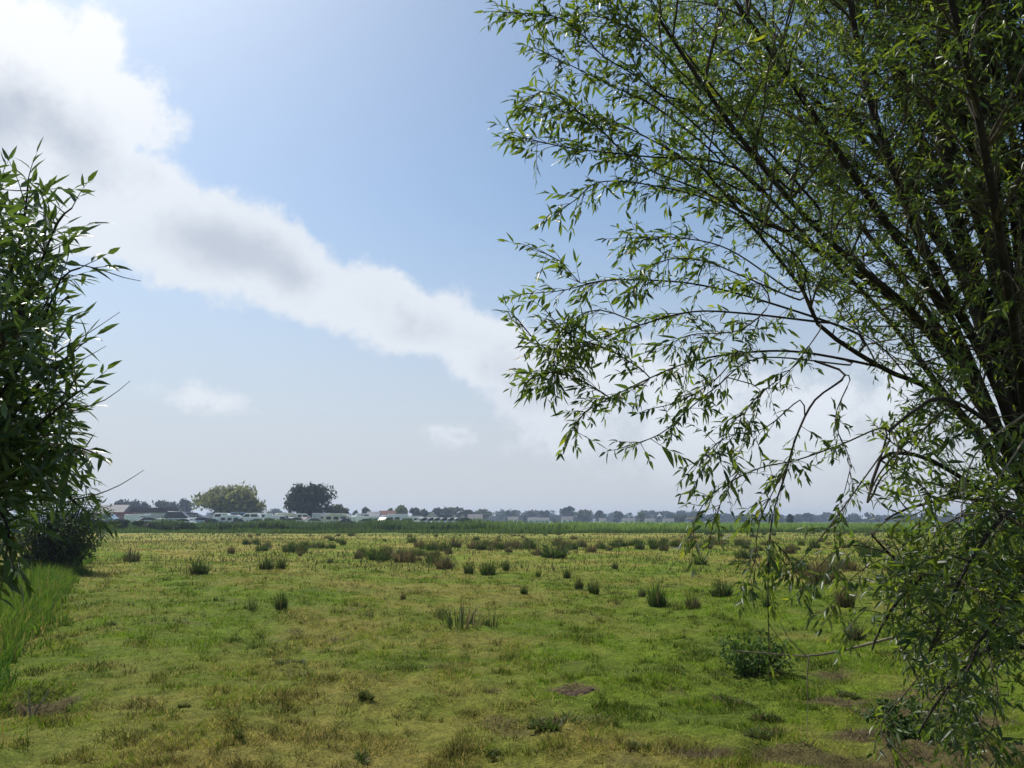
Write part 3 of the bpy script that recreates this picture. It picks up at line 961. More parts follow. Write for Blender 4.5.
for pts, r, dens_ in OSTEMS:
    P = [at(*p) for p in pts]
    base = Vector((ox + random.uniform(-.25, .25), oy + random.uniform(-.25, .25), oz - .1))
    P = spline([base, base.lerp(P[0], .5) + Vector((0, 0, .15))] + P, .08)
    wood('branch', [p - ol for p in P], r * 1.3, .003, M['bark'], osier, 6, .03)
    L = len(P)
    Ltot = sum((P[i + 1] - P[i]).length for i in range(L - 1))
    for q in range(int(Ltot * dens_ * 3.6)):
        f = random.uniform(.3, 1)
        i = min(L - 2, int(f * (L - 1)))
        t = (P[i + 1] - P[i]).normalized()
        td = t * .8 + Vector((random.gauss(0, .55), random.gauss(0, .55), random.gauss(0, .45)))
        tl = random.uniform(.10, .26)
        u_, v_ = proj(P[i] + td.normalized() * tl)
        lim = np.interp(v_, [120, 160, 200, 260, 300, 350, 400, 455, 480, 520, 560, 620], [-30, 22, 72, 84, 80, 78, 86, 94, 78, 54, 28, 10])
        if u_ > lim + random.gauss(0, 7) or v_ < 155: continue
        fo.twig(P[i] - ol, td, tl, droop=.35, spacing=.026, r=.0025)
    fo.twig(P[-1] - ol, P[-1] - P[-3], .1, droop=.2, spacing=.02, bare=0)
for pts, y_ in (([(60, 262), (95, 268), (122, 277), (141, 281)], 2.45), ([(60, 350), (90, 332), (120, 312)], 2.45), ([(55, 372), (85, 358), (106, 346)], 2.45),
                ([(70, 412), (105, 400), (130, 381)], 2.4), ([(70, 500), (95, 495), (120, 485), (144, 470)], 2.4)):
    P = spline([at(a_[0], a_[1], y_) for a_ in pts], .04)
    wood('dead_twig', [p - ol for p in P], .0028, .0010, M['twig'], osier, 4, .03)
fo.twig(at(92, 268, 2.45) - ol, Vector((.6, 0, .15)), .07, spacing=.012, bare=.3)
fo.build('leaves', M['osier_leaf'], M['twig'], osier, (1.15, 1.15, .9), (.75, .85, .95), .006)
print('osier leaves', len(fo.rows))


# ------------------------------------------------------------------ bushes
def bush(name, px, py, wpx, hpx, nst, leafL, leafW, mat, label, cat, seedk=0, tw=(1, 1, .9), droop=.4, branch_r=.02, spread=1.0):
    p = gp(px, py); dist = p.y
    z = float(height(p.x, p.y))
    root = empty(name, (p.x, p.y, z)); tag(root, label, cat)
    wm, hm = wpx * dist / F_PX, hpx * dist / F_PX
    f_ = Foliage(leafL, leafW)
    V, Fq = [], []
    for i in range(nst):
        a_ = random.uniform(0, 6.283); rr = random.random() ** .5 * .5 * wm * spread
        hh = hm * (1 - .45 * (rr / (.5 * wm)) ** 2) * random.uniform(.7, 1.0)
        tip = Vector((math.cos(a_) * rr, math.sin(a_) * rr, hh))
        b0 = Vector((math.cos(a_) * rr * .3, math.sin(a_) * rr * .3, -.05))
        P = spline([b0, b0.lerp(tip, .5) + Vector((0, 0, hh * .1)), tip], hm / 9)
        v, q = tube(P, branch_r, branch_r * .25, 5)
        n0 = len(V); V += [tuple(c_) for c_ in v]; Fq += [[k_ + n0 for k_ in ff] for ff in q]
        for k in range(len(P)):
            if k < 1: continue
            for _ in range(2):
                td = Vector((random.gauss(0, 1), random.gauss(0, 1), random.gauss(.2, .6)))
                f_.twig(P[k], td, random.uniform(.12, .28) * hm * .5, droop=droop / hm, spacing=leafL * .28, r=branch_r * .2)
    n0 = len(V); V += [tuple(v_) for v_ in f_.tv]
    T3 = [[a_ + n0 for a_ in ff] for ff in f_.tf]; f_.tv = []
    np_obj('stems', V, Fq + T3, M['bark'], root, smooth=True)
    f_.build('leaves', mat, M['twig'], root, tw, tuple(.8 * c_ for c_ in tw), .01)
    return root


bush('sallow_bush', 54, 574, 92, 104, 110, .26, .06, M['sallow_leaf'], 'dense dark sallow bush beyond the tall ditch grass', 'bush', tw=(1.1, 1.2, .8))
b1 = bush('bramble_patch', 755, 668, 84, 40, 44, .065, .036, M['bramble_leaf'], 'low dark bramble patch under the bare dead branch', 'bush', tw=(1.2, 1.3, 1), branch_r=.006)
b2 = bush('bramble_patch', 925, 738, 110, 34, 26, .065, .038, M['bramble_leaf'], 'low leafy bramble at the foot of the large willow', 'bush', tw=(.9, 1.0, 1), branch_r=.005)


# ------------------------------------------------------------------ rush clumps
def rush_mesh(kind):
    n_ = {'dark': 260, 'brown': 240, 'sparse': 70, 'grey': 220, 'weed': 420}[kind]
    a_ = rng.uniform(0, 2 * np.pi, n_); r_ = np.sqrt(rng.uniform(0, 1, n_))
    x_, y_ = np.cos(a_) * r_ * .26, np.sin(a_) * r_ * .26
    if kind == 'sparse': x_, y_ = x_ * 1.7, y_ * 1.7
    h_ = (.35 + .8 * rng.uniform(0, 1, n_) ** 1.6) * (1 - .35 * r_ ** 2)
    le = np.clip(r_ * .55 + rng.normal(0, .12, n_), 0, .85)
    if kind == 'weed':      # loose leafy clump of a few rosettes
        k_ = rng.integers(0, 7, n_); ox_ = rng.uniform(-.38, .38, 7); oy_ = rng.uniform(-.3, .3, 7)
        x_, y_ = ox_[k_] + x_ * .35, oy_[k_] + y_ * .35; h_ *= rng.uniform(.35, .9, 7)[k_]; le = np.clip(rng.uniform(.2, .95, n_), 0, .93)
    tx_, ty_ = x_ + np.cos(a_ + rng.normal(0, .5, n_)) * le * h_ * .8, y_ + np.sin(a_ + rng.normal(0, .5, n_)) * le * h_ * .8
    tz_ = h_ * np.sqrt(1 - le ** 2)
    w_ = (.026 if kind != 'weed' else .045) * rng.uniform(.6, 1.3, n_)
    o_ = rng.uniform(0, 2 * np.pi, n_); dx, dy = np.cos(o_) * w_ / 2, np.sin(o_) * w_ / 2
    mx_, my_, mz_ = x_ + (tx_ - x_) * .4, y_ + (ty_ - y_) * .4, tz_ * .62
    V = np.stack([np.stack([x_ - dx, y_ - dy, x_ * 0 - .06], 1), np.stack([x_ + dx, y_ + dy, x_ * 0 - .06], 1),
                  np.stack([mx_ + dx * .8, my_ + dy * .8, mz_], 1), np.stack([mx_ - dx * .8, my_ - dy * .8, mz_], 1), np.stack([tx_, ty_, tz_], 1)], 1)
    base = np.arange(n_)[:, None] * 5
    Fc = np.concatenate([base + np.array([[0, 1, 2]]), base + np.array([[0, 2, 3]]), base + np.array([[3, 2, 4]])], 0)
    cg = {'dark': (.058, .100, .018), 'brown': (.100, .098, .030), 'sparse': (.05, .075, .022), 'grey': (.075, .098, .032), 'weed': (.075, .120, .020)}[kind]
    dead = {'dark': .14, 'brown': .5, 'sparse': .25, 'grey': .3, 'weed': .25}[kind]
    c_ = np.where((rng.uniform(0, 1, n_) < dead)[:, None], np.array((.17, .125, .06)), np.array(cg)) * rng.uniform(.6, 1.4, (n_, 1))
    return np_mesh('rush_' + kind, V.reshape(-1, 3), Fc, M['rush'], np.repeat(c_, 5, 0))


RM = {k: [rush_mesh(k) for _ in range(4)] for k in ('dark', 'brown', 'sparse', 'grey', 'weed')}


def rush(px, py, wpx, hpx, kind, label, cat='rush clump', name='rush_clump', group='rush clumps in the meadow'):
    p = gp(px, py); sx = wpx * p.y / F_PX; sz = hpx * p.y / F_PX
    o = bpy.data.objects.new(name, random.choice(RM[kind])); link(o)
    o.location = (p.x, p.y, float(height(p.x, p.y)))
    o.scale = (sx / .85, sx / .85 * random.uniform(.8, 1.1), sz / .92)
    o.rotation_euler = (0, 0, random.uniform(0, 6.28))
    return tag(o, label, cat, group)


NEAR_RUSH = [
    (131, 563, 24, 15, 'grey', 'grey green rush clump beside the pale track near the sallow bush'),
    (199, 574, 24, 15, 'dark', 'round dark rush clump standing alone left of the green path end'),
    (266, 568, 18, 14, 'dark', 'dark rush clump touching a smaller darker one on its right'),
    (281, 569, 13, 13, 'dark', 'smaller darker rush clump touching a wider one on its left'),
    (231, 553, 10, 9, 'brown', 'small brown rush clump behind the lone round dark clump'),
    (251, 613, 12, 18, 'sparse', 'thin upright rush tuft, left one of the foreground pair'),
    (281, 611, 17, 18, 'dark', 'thick rush tuft, right one of the foreground pair'),
    (289, 552, 18, 11, 'dark', 'dark rush clump at the left end of the far row of clumps'),
    (358, 558, 14, 9, 'grey', 'grey rush clump left of the wide dark clump in midfield'),
    (379, 559, 34, 15, 'dark', 'widest dark rush clump in the middle of the field'),
    (404, 561, 32, 14, 'brown', 'wide brownish rush clump between the widest dark clump and a reddish one'),
    (444, 566, 24, 15, 'brown', 'reddish brown rush clump at the right end of the midfield cluster'),
    (469, 572, 13, 14, 'dark', 'narrow dark rush clump left of the bushy dark one'),
    (488, 573, 22, 16, 'dark', 'bushy dark rush clump between two narrow ones'),
    (506, 569, 10, 12, 'dark', 'narrow rush clump right of the bushy dark one'),
    (553, 559, 34, 15, 'dark', 'broad dark rush clump right of the field centre'),
    (538, 576, 7, 8, 'dark', 'tiny rush tuft below the broad dark clump'),
    (567, 577, 10, 12, 'dark', 'narrow rush tuft at the top of a descending line of three'),
    (579, 589, 12, 14, 'grey', 'grey rush tuft in the middle of a descending line of three'),
    (594, 593, 15, 18, 'dark', 'dark rush tuft at the bottom of a descending line of three'),
    (657, 606, 24, 24, 'dark', 'tall dark rush clump nearest to the middle of the field'),
    (642, 598, 9, 12, 'grey', 'small grey rush tuft touching the tall dark clump'),
    (693, 608, 20, 15, 'grey', 'low grey rush clump right of the tall dark clump'),
    (463, 622, 48, 24, 'sparse', 'wide sparse rush patch of separate upright stems'),
    (441, 616, 14, 18, 'sparse', 'sparse rush stems left of the wide sparse patch'),
    (491, 623, 12, 19, 'sparse', 'single sparse rush tuft right of the wide sparse patch'),
    (403, 600, 8, 8, 'brown', 'tiny reddish tuft left above the sparse rush patch'),
    (370, 616, 9, 11, 'sparse', 'tiny thin tuft between the foreground pair and sparse patch'),
    (701, 564, 18, 10, 'dark', 'low dark rush clump seen just left of the hanging willow twigs'),
    (722, 599, 28, 18, 'dark', 'dark rush clump just left of the longest hanging willow twig'),
    (767, 609, 11, 13, 'dark', 'small rush clump directly below the longest hanging willow twig'),
    (822, 586, 38, 25, 'brown', 'big brownish rush clump seen through the hanging willow twigs'),
    (817, 602, 12, 11, 'dark', 'small dark tuft in front of the big brownish clump'),
    (846, 610, 24, 26, 'brown', 'tall reddish rush clump close to the drooping willow leaves'),
    (856, 640, 26, 16, 'grey', 'blue grey grass tussock beside the drooping willow leaves'),
    (870, 558, 28, 16, 'dark', 'dark rush clump half hidden behind the willow crown'),
    (740, 563, 26, 5, 'dark', 'flat dark rush stems standing in for a shadow patch on the turf'),  # shadow patch on the turf, imitated with a flattened clump of dark stems
    (524, 594, 10, 9, 'dark', 'tiny dark tuft alone between bushy clump and line of three'),
    (112, 626, 14, 8, 'weed', 'small low weed on the straw turf by the ditch grass'),
]
for r_ in NEAR_RUSH: rush(*r_)

far_spots = [(305, 547, 13, 10), (320, 547, 13, 9), (332, 548, 11, 8), (343, 545, 9, 8), (420, 546, 16, 9), (432, 551, 18, 9), (455, 549, 18, 11), (481, 551, 15, 12),
             (497, 549, 13, 10), (516, 549, 16, 10), (531, 550, 16, 10), (560, 546, 20, 9), (582, 547, 14, 9), (600, 548, 12, 7), (616, 549, 12, 8), (637, 547, 14, 8), (654, 550, 12, 10),
             (664, 552, 12, 9), (678, 548, 14, 8), (718, 545, 22, 8), (743, 545, 20, 8), (615, 567, 9, 7), (268, 546, 10, 7), (245, 545, 8, 7), (300, 556, 7, 6), (330, 562, 8, 6)]
for cx, cy_, sx_, sy_, m_ in ((402, 556, 40, 5, 13), (375, 556, 22, 4, 7), (440, 558, 16, 5, 6), (570, 551, 34, 4, 10), (500, 548, 40, 4, 9), (650, 549, 40, 4, 9), (285, 547, 40, 4, 8), (760, 552, 60, 6, 10), (840, 575, 40, 10, 7)):
    for i in range(m_):
        py = cy_ + random.gauss(0, sy_ * .6); w_ = random.uniform(.4, 1.0) * (py - 521) / 2.0
        far_spots.append((cx + random.gauss(0, sx_ * .6), max(536, py), w_, w_ * random.uniform(.4, .75)))
for i in range(95):
    px = random.uniform(232, 900); py = 535 + 19 * random.random() ** 1.3 - max(0, px - 600) * .006
    w_ = random.uniform(.45, 1.2) * (py - 521) / 2.0
    far_spots.append((px, py, w_, w_ * random.uniform(.4, .7)))
for px, py, w_, h_ in far_spots:
    rush(px, py, w_, h_, random.choice(('dark', 'dark', 'dark', 'brown', 'grey')), 'small rush clump among the scattered far clumps before the green bank', group='small far rush clumps')

WEEDS = [(290, 661, 22, 9, 'small bright dark leafed weed alone on the left turf'), (551, 727, 38, 15, 'dark weed clump on the turf below the bare soil'),
         (370, 697, 18, 10, 'small brownish weed clump on the left foreground turf'), (728, 695, 34, 10, 'dark low weed in front of the bramble patch'),
         (764, 713, 26, 12, 'round dark weed clump in front of the bramble patch'), (768, 738, 40, 12, 'dark wide weed clump on soil near the bottom edge'),
         (240, 747, 16, 10, 'small dark tuft at the bottom left of the turf'), (360, 756, 26, 10, 'dark tuft on brown litter at the bottom edge'),
         (185, 704, 9, 7, 'tiny dark tuft alone on the left foreground turf'), (640, 745, 24, 9, 'dark tuft on straw litter right of the weed clump'),
         (497, 752, 20, 8, 'low dark tuft left of the weed clump on the bottom edge'), (848, 688, 22, 9, 'low dark weed on bare soil right of the brambles')]
for px, py, w_, h_, lab in WEEDS:
    rush(px, py, w_, h_, 'weed', lab, 'weed', 'weed_clump', 'weed clumps on the turf')

# pale broken stick by the ditch, earth thrown up in the turf
m_ = MB()
p = gp(33, 716)
st = empty('broken_stick', (p.x, p.y, float(height(p.x, p.y)))); st.scale = (1.25, 1.25, 1.25); tag(st, 'pale forked dead stick standing by the ditch holes', 'stick')
wood('stem', spline([(0, 0, -.05), (.02, 0, .06), (.06, 0, .12), (.085, .01, .18)], .03), .010, .005, M['dead'], st, 6, .1)
wood('side_shoot', spline([(0, 0, .0), (-.03, 0, .07), (-.045, 0, .20)], .03), .008, .003, M['dead'], st, 6, .1)

m_soil = plain_mat('bare earth', (.095, .068, .045), .95, .1, var=.3, scale=30)
for px, py, rx, ry, hh, lab in ((575, 686, .30, .22, .03, 'patch of dark crumbled earth thrown up in the turf'), (862, 700, .5, .2, .022, 'long patch of brown earth near the willow')):
    p = gp(px, py); n_ = 46
    gx_, gy_ = np.meshgrid(np.linspace(-1, 1, n_), np.linspace(-1, 1, n_)); gx_, gy_ = gx_.ravel(), gy_.ravel()
    e = 1 - np.hypot(gx_, gy_) + (fbm(gx_ * 3 + px, gy_ * 3, 201, 3) - .5) * .9
    z_ = sstep(0, .6, e) * hh * (.35 + 1.5 * fbm(gx_ * 7 + px, gy_ * 7, 211, 3)) - .025
    X_, Y_ = p.x + gx_ * rx, p.y + gy_ * ry
    z_ = z_ + height(X_, Y_)
    i_, j_ = np.meshgrid(np.arange(n_ - 1), np.arange(n_ - 1), indexing='ij')
    Fq = np.stack([i_ * n_ + j_, i_ * n_ + j_ + 1, (i_ + 1) * n_ + j_ + 1, (i_ + 1) * n_ + j_], -1).reshape(-1, 4)
    o = np_obj('earth_heap', np.stack([X_ - p.x, Y_ - p.y, z_], 1), Fq, m_soil, smooth=True)
    o.location = (p.x, p.y, 0); tag(o, lab, 'earth heap')


# ------------------------------------------------------------------ distant trees
def crown_arrays(w, h, nf, fs, cA, cB, seed, base=.12, lobes=16, droop=0.0):
    r_ = np.random.default_rng(seed)
    # lobes placed through the crown's volume, leaf clumps on and inside each lobe
    lo = []
    for i in range(lobes):
        a_ = r_.uniform(0, 2 * np.pi); t_ = r_.uniform(0, 1) ** .8
        zc = base * h + (h * (1 - base)) * (.12 + .72 * t_)
        env = math.sqrt(max(.05, 1 - ((zc / h - .42) / .62) ** 2))
        rr = r_.uniform(.15, .72) * w / 2 * env
        lo.append((math.cos(a_) * rr, math.sin(a_) * rr, zc, w * r_.uniform(.13, .22), h * r_.uniform(.11, .19)))
    lo = np.array(lo)
    k_ = r_.integers(0, lobes, nf)
    v_ = r_.normal(0, 1, (nf, 3)); v_ /= np.linalg.norm(v_, axis=1, keepdims=True)
    rad_ = (.5 + .75 * r_.uniform(0, 1, nf) ** 1.5 + .15 * r_.uniform(0, 1, nf))[:, None]
    p_ = lo[k_, :3] + v_ * rad_ * lo[k_][:, [3, 3, 4]]
    p_[:, 2] -= droop * r_.uniform(0, 1, nf) * h * .25
    p_[:, 2] = np.maximum(p_[:, 2], base * h * r_.uniform(.3, 1.1, nf))
    nn_ = v_ + r_.normal(0, .55, (nf, 3)); nn_ /= np.linalg.norm(nn_, axis=1, keepdims=True)
    up_ = np.tile(np.array((.1, .05, 1.0)), (nf, 1)) + r_.normal(0, .5, (nf, 3))
    a_ = np.cross(nn_, up_); a_ /= np.linalg.norm(a_, axis=1, keepdims=True) + 1e-6
    b_ = np.cross(nn_, a_)
    s_ = fs * r_.uniform(.5, 1.3, nf)[:, None]
    V = np.stack([p_ - a_ * s_ * .5, p_ + b_ * s_ * .6, p_ + a_ * s_ * .5, p_ - b_ * s_ * (.6 + droop)], 1)
    kk = np.clip(r_.uniform(0, 1, lobes)[k_] * .7 + r_.uniform(0, .3, nf), 0, 1)[:, None]
    c_ = (np.array(cA) * kk + np.array(cB) * (1 - kk)) * r_.uniform(.75, 1.25, (nf, 1))
    return V.reshape(-1, 3), np.arange(nf * 4).reshape(nf, 4), np.repeat(c_, 4, 0), lo


def tree(name, px, base_py, top_py, wpx, Y, label, cA, cB, nf=2600, fs=.6, seed=1, base=.12, lobes=16, droop=0.0, group=None, z0=None):
    p = at(px, HOR, Y); p.z = float(height(p.x, p.y)) if z0 is None else z0
    top = at(px, top_py, Y).z; h_ = top - p.z; w_ = wpx * Y / F_PX
    root = empty(name, p, random.uniform(0, 6)); tag(root, label, 'tree', group)
    V, Fc, c_, lo = crown_arrays(w_, h_, nf, fs, cA, cB, seed, base, lobes, droop)
    np_obj('crown', V, Fc, M['tree_leaf'], root, c_)
    tv, tf = tube(spline([(0, 0, -.3), (0, 0, h_ * .25), (.02 * w_, 0, h_ * .55)], h_ * .1), w_ * .035 + .1, w_ * .012 + .04, 8, .08)
    tv = [tuple(v) for v in tv]; tf = [list(f) for f in tf]
    for l_ in lo[:7]:
        v2, f2 = tube(spline([(0, 0, h_ * .2), (l_[0] * .5, l_[1] * .5, l_[2] * .6 + h_ * .05), tuple(l_[:3])], h_ * .15), w_ * .014 + .03, .03, 5)
        n0 = len(tv); tv += [tuple(v) for v in v2]; tf += [[q_ + n0 for q_ in f] for f in f2]
    np_obj('trunk', tv, tf, M['bark'], root, smooth=True)
    return root


OLIVE = ((.25, .25, .065), (.14, .15, .042)); DARKG = ((.046, .066, .026), (.022, .036, .018)); MID = ((.10, .125, .042), (.055, .075, .028)); PALE = ((.20, .235, .08), (.13, .16, .055))
tree('willow_tree', 227, 520, 483.5, 72, 235, 'broad round olive green willow behind the parked vehicles', *OLIVE, nf=9000, fs=.75, seed=5, base=.08, lobes=30, droop=.7)
tree('dark_tree', 308, 520, 482, 48, 232, 'tall dense dark green tree right of the olive willow', *DARKG, nf=7000, fs=.75, seed=9, base=.08, lobes=24)
tree('round_tree', 338, 520, 503.5, 23, 228, 'small round grey green tree at the foot of the tall dark tree', *MID, nf=2500, fs=.55, seed=12, base=.05)
T = [  # px, top, width, Y, colours, label
    (103, 502.5, 18, 330, MID, 'small grey green tree rising over the grey shed roof'), (119, 499, 15, 380, DARKG, 'narrow dark tree over the right end of the shed'),
    (131, 499.5, 22, 390, DARKG, 'wide dark tree right of the narrow one over the shed'), (143, 501.5, 18, 390, DARKG, 'low tree behind the middle of the long dark roof'),
    (163, 500, 34, 400, DARKG, 'broad flat topped tree behind the end of the long dark roof'), (184, 499, 17, 420, DARKG, 'narrow dark tree just left of the olive willow'),
    (275, 508, 22, 600, DARKG, 'low bluish tree between the olive willow and tall dark tree'),
    (354, 511, 7, 420, MID, 'tiny tree just right of the small round tree'), (366, 507.5, 10, 380, DARKG, 'small umbrella shaped tree left of the blue grey roof'),
    (401, 504.5, 17, 330, PALE, 'pale green open crowned tree right of the red roofed house'), (391, 508, 9, 340, PALE, 'low pale green tree touching the open crowned one'),
    (415, 507, 13, 420, DARKG, 'dark pointed tree right of the pale green tree'), (425, 509.5, 17, 430, DARKG, 'low dark tree left of the pale cottage'),
    (438, 508, 15, 460, DARKG, 'narrow tree behind the pale cottage'), (450, 506.5, 30, 480, MID, 'wide grey green tree right of the pale cottage'),
    (463, 509, 24, 480, DARKG, 'low tree behind the white gabled house'), (481, 508.5, 34, 520, MID, 'wide low tree right of the white gabled house'),
    (447, 516, 10, 260, DARKG, 'round dark bush in front of the white gabled house'),
    (511, 510.5, 18, 640, MID, 'flat topped tree left of the chalets'), (530, 511.5, 16, 660, DARKG, 'low dark tree behind the long pale chalet'),
    (545, 510.5, 14, 650, DARKG, 'domed tree right of the long pale chalet'), (567, 507, 17, 620, DARKG, 'tall domed tree over the white chalet'),
    (586, 508, 19, 620, MID, 'wide grey green tree right of the white chalet'), (600, 510.5, 12, 640, DARKG, 'lower tree right of the wide grey green tree'),
    (618, 511, 13, 660, MID, 'medium tree left of the pale wood edge tree'), (642, 512.5, 11, 560, PALE, 'small pale tree in front of the far wood'),
    (680, 514.5, 16, 520, MID, 'low rounded bush at the right end of the chalets'), (789, 514, 8, 330, DARKG, 'single small dark tree on the flat green field'),
    (740, 515, 20, 560, MID, 'low tree behind the hanging willow twigs'),
]
for q, (px, top, w_, Y, cc, lab) in enumerate(T):
    tree('far_tree', px, 520, top, w_, Y, lab, *cc, nf=1300, fs=.5 + Y / 700, seed=40 + q, base=.05, lobes=11, group='trees along the far field edge')

# the continuous wood on the horizon
Vs, Fs, Cs = [], [], []; off = 0
for q in range(330):
    px = -260 + q * 4.9 + random.uniform(-4, 4); Y = random.uniform(720, 1000); low_ = q % 2
    if px < 90: Y *= .8
    p = at(px, HOR, Y); hh = (random.uniform(6.5, 9.5) + (2 if 395 < px < 700 else 0) + (2 * math.sin(px * .021) ** 2)) * Y / 850 * (.6 if low_ else 1)
    V, Fc, c_, _ = crown_arrays(random.uniform(14, 26), hh + 1.5, 330, 2.3, (.05, .068, .030), (.028, .042, .022), 300 + q, .0, 9)
    V = V + np.array((p.x, p.y, -.5)); Vs.append(V); Fs.append(Fc + off); Cs.append(c_); off += len(V)
o = np_obj('far_wood', np.concatenate(Vs), np.concatenate(Fs), M['tree_leaf'], None, np.concatenate(Cs)); tag(o, 'low continuous blue green wood along the horizon', kind='stuff')
# dark scrub where the bank meets the ditch
o = None
for q, (px, w_, h_, lab) in enumerate(((120, 26, 13, 'dark scrub bush on the bank below the grey shed'), (147, 26, 12, 'dark scrub bush on the bank below the white parked car'),
                                     (98, 18, 12, 'dark scrub bush beside the sallow at the bank end'), (186, 24, 9, 'low scrub bush on the bank below the dark cruiser'))):
    p = gp(px, 534); Y = p.y + 18
    V, Fc, c_, _ = crown_arrays(w_ * Y / F_PX, h_ * Y / F_PX, 1200, .32, (.055, .085, .026), (.030, .050, .018), 500 + q, .0, 10)
    pp = at(px, HOR, Y)
    o = np_obj('scrub_bush', V, Fc, M['tree_leaf'], None, c_); o.location = (pp.x, pp.y, float(height(pp.x, pp.y))); tag(o, lab, 'bush', 'scrub bushes on the bank')

# ------------------------------------------------------------------ buildings
M['wall'] = plain_mat('pale render', (.62, .60, .55), .8, .2); M['wall_grey'] = plain_mat('grey boards', (.40, .40, .38), .8, .2)
M['roof_grey'] = plain_mat('grey sheet roof', (.17, .165, .17), .7, .3); M['roof_dark'] = plain_mat('dark felt roof', (.07, .05, .045), .85, .2)
M['roof_red'] = plain_mat('red tile roof', (.19, .10, .075), .8, .2); M['roof_blue'] = plain_mat('blue grey slate', (.12, .13, .17), .6, .4)
M['white'] = plain_mat('white gloss paint', (.86, .86, .85), .3, .5, var=.05); M['cream'] = plain_mat('cream paint', (.66, .62, .48), .4, .5, var=.06)
M['glass'] = plain_mat('dark glass', (.02, .024, .03), .08, .6, var=.05); M['tyre'] = plain_mat('tyre rubber', (.02, .02, .02), .8, .2)
M['blue'] = plain_mat('blue paint', (.07, .15, .36), .3, .5, var=.06); M['red'] = plain_mat('red paint', (.20, .03, .03), .35, .5, var=.06)
M['silver'] = plain_mat('silver paint', (.45, .46, .48), .3, .6, .4, var=.05); M['navy'] = plain_mat('navy paint', (.025, .03, .06), .25, .6, var=.05)
M['grey'] = plain_mat('grey paint', (.22, .23, .24), .4, .5, var=.06); M['ltblue'] = plain_mat('pale blue paint', (.36, .47, .62), .35, .5, var=.06)
M['brick'] = plain_mat('brick', (.30, .16, .11), .85, .2)


def house(name, px0, px1, top_py, Y, eave, depth, wallm, roofm, label, cat, flat=False, gable=False, chim=False, nwin=2, zb=.4):
    a, b_ = at(px0, HOR, Y), at(px1, HOR, Y); w_ = b_.x - a.x
    z0 = float(height((a.x + b_.x) / 2, Y)) - .1; H_ = at(px0, top_py, Y).z - z0; e_ = H_ * eave
    root = empty(name, ((a.x + b_.x) / 2, Y, z0)); tag(root, label, cat)
    mb = MB()
    if flat:
        mb.box((0, depth / 2, e_ / 2), (w_, depth, e_)); mb.build('wall', wallm, root)
        MB().box((0, depth / 2, (e_ + H_) / 2), (w_ + .8, depth + .8, H_ - e_), (.97, .9)).build('roof', roofm, root)
    elif gable:   # gable end towards the field
        mb.prof([(-w_ / 2, 0), (w_ / 2, 0), (w_ / 2, e_), (0, H_ - .15), (-w_ / 2, e_)], 0, depth); mb.build('wall', wallm, root)
        r = MB(); o_ = .35; k_ = (H_ - e_) / (w_ / 2)
        for s in (-1, 1):
            xs = [(0, H_), (s * (w_ / 2 + o_), e_ - o_ * k_), (s * (w_ / 2 + o_), e_ - o_ * k_ - .15), (0, H_ - .15)]
            r.prof(xs if s < 0 else xs[::-1], -.3, depth + .3)
        r.build('roof', roofm, root)
    else:
        mb.box((0, depth / 2, e_ / 2), (w_, depth, e_)); mb.build('wall', wallm, root)
        r = MB(); o_ = .4; n0 = 0
        r.v = [(-w_ / 2 - o_, -o_, e_ + .002), (w_ / 2 + o_, -o_, e_ + .002), (w_ / 2 + o_, depth + o_, e_ + .002), (-w_ / 2 - o_, depth + o_, e_ + .002), (-w_ / 2 - o_ * .5, depth / 2, H_), (w_ / 2 + o_ * .5, depth / 2, H_)]
        r.f = [(0, 1, 5, 4), (2, 3, 4, 5), (1, 2, 5), (3, 0, 4), (3, 2, 1, 0)]
        rf = r.build('roof', roofm, root)
        if chim: MB().box((w_ * .3, depth / 2, H_ + .3), (.7, .7, 1.6)).build('chimney', M['brick'], rf)
    for k in range(nwin):
        x_ = -w_ / 2 + w_ * (k + .5) / nwin
        f_ = MB().box((x_, -.03, e_ * .56), (min(1.5, w_ / nwin * .6), .08, e_ * .4)).build('window', M['white'], root)
        MB().box((x_, -.085, e_ * .56), (min(1.3, w_ / nwin * .5), .03, e_ * .33)).build('pane', M['glass'], f_)
    return root


house('boat_shed', 91, 121, 504.5, 250, .55, 9, M['wall_grey'], M['roof_grey'], 'grey boarded shed with a pale grey pitched roof', 'shed', nwin=1)
house('long_building', 130, 166, 507.5, 255, .70, 8, M['wall'], M['roof_dark'], 'long low white building under a dark flat roof', 'building', flat=True, nwin=6)
house('house', 378, 394, 510.5, 290, .55, 6, M['wall'], M['roof_red'], 'pale house with a low red tiled roof', 'house', nwin=3)
house('barn', 366, 378, 511.5, 280, .5, 6, M['wall_grey'], M['roof_blue'], 'low barn with a blue grey roof beside the red roof', 'barn', nwin=1)
house('cottage', 425, 437, 511.5, 330, .5, 7, M['wall'], M['roof_grey'], 'pale gabled cottage with grey roof left of dark round bush', 'cottage', gable=True, nwin=2)
house('house', 451, 458, 513, 340, .5, 6, M['wall'], M['roof_dark'], 'white gabled house, left one of a joined looking pair', 'house', gable=True, nwin=1)
house('house', 459, 466, 513, 342, .5, 6, M['wall'], M['roof_dark'], 'white gabled house, right one of a joined looking pair', 'house', gable=True, nwin=1)
house('bungalow', 468, 482, 514, 345, .5, 6, M['wall_grey'], M['roof_grey'], 'grey bungalow right of the two white gables', 'bungalow', nwin=2)
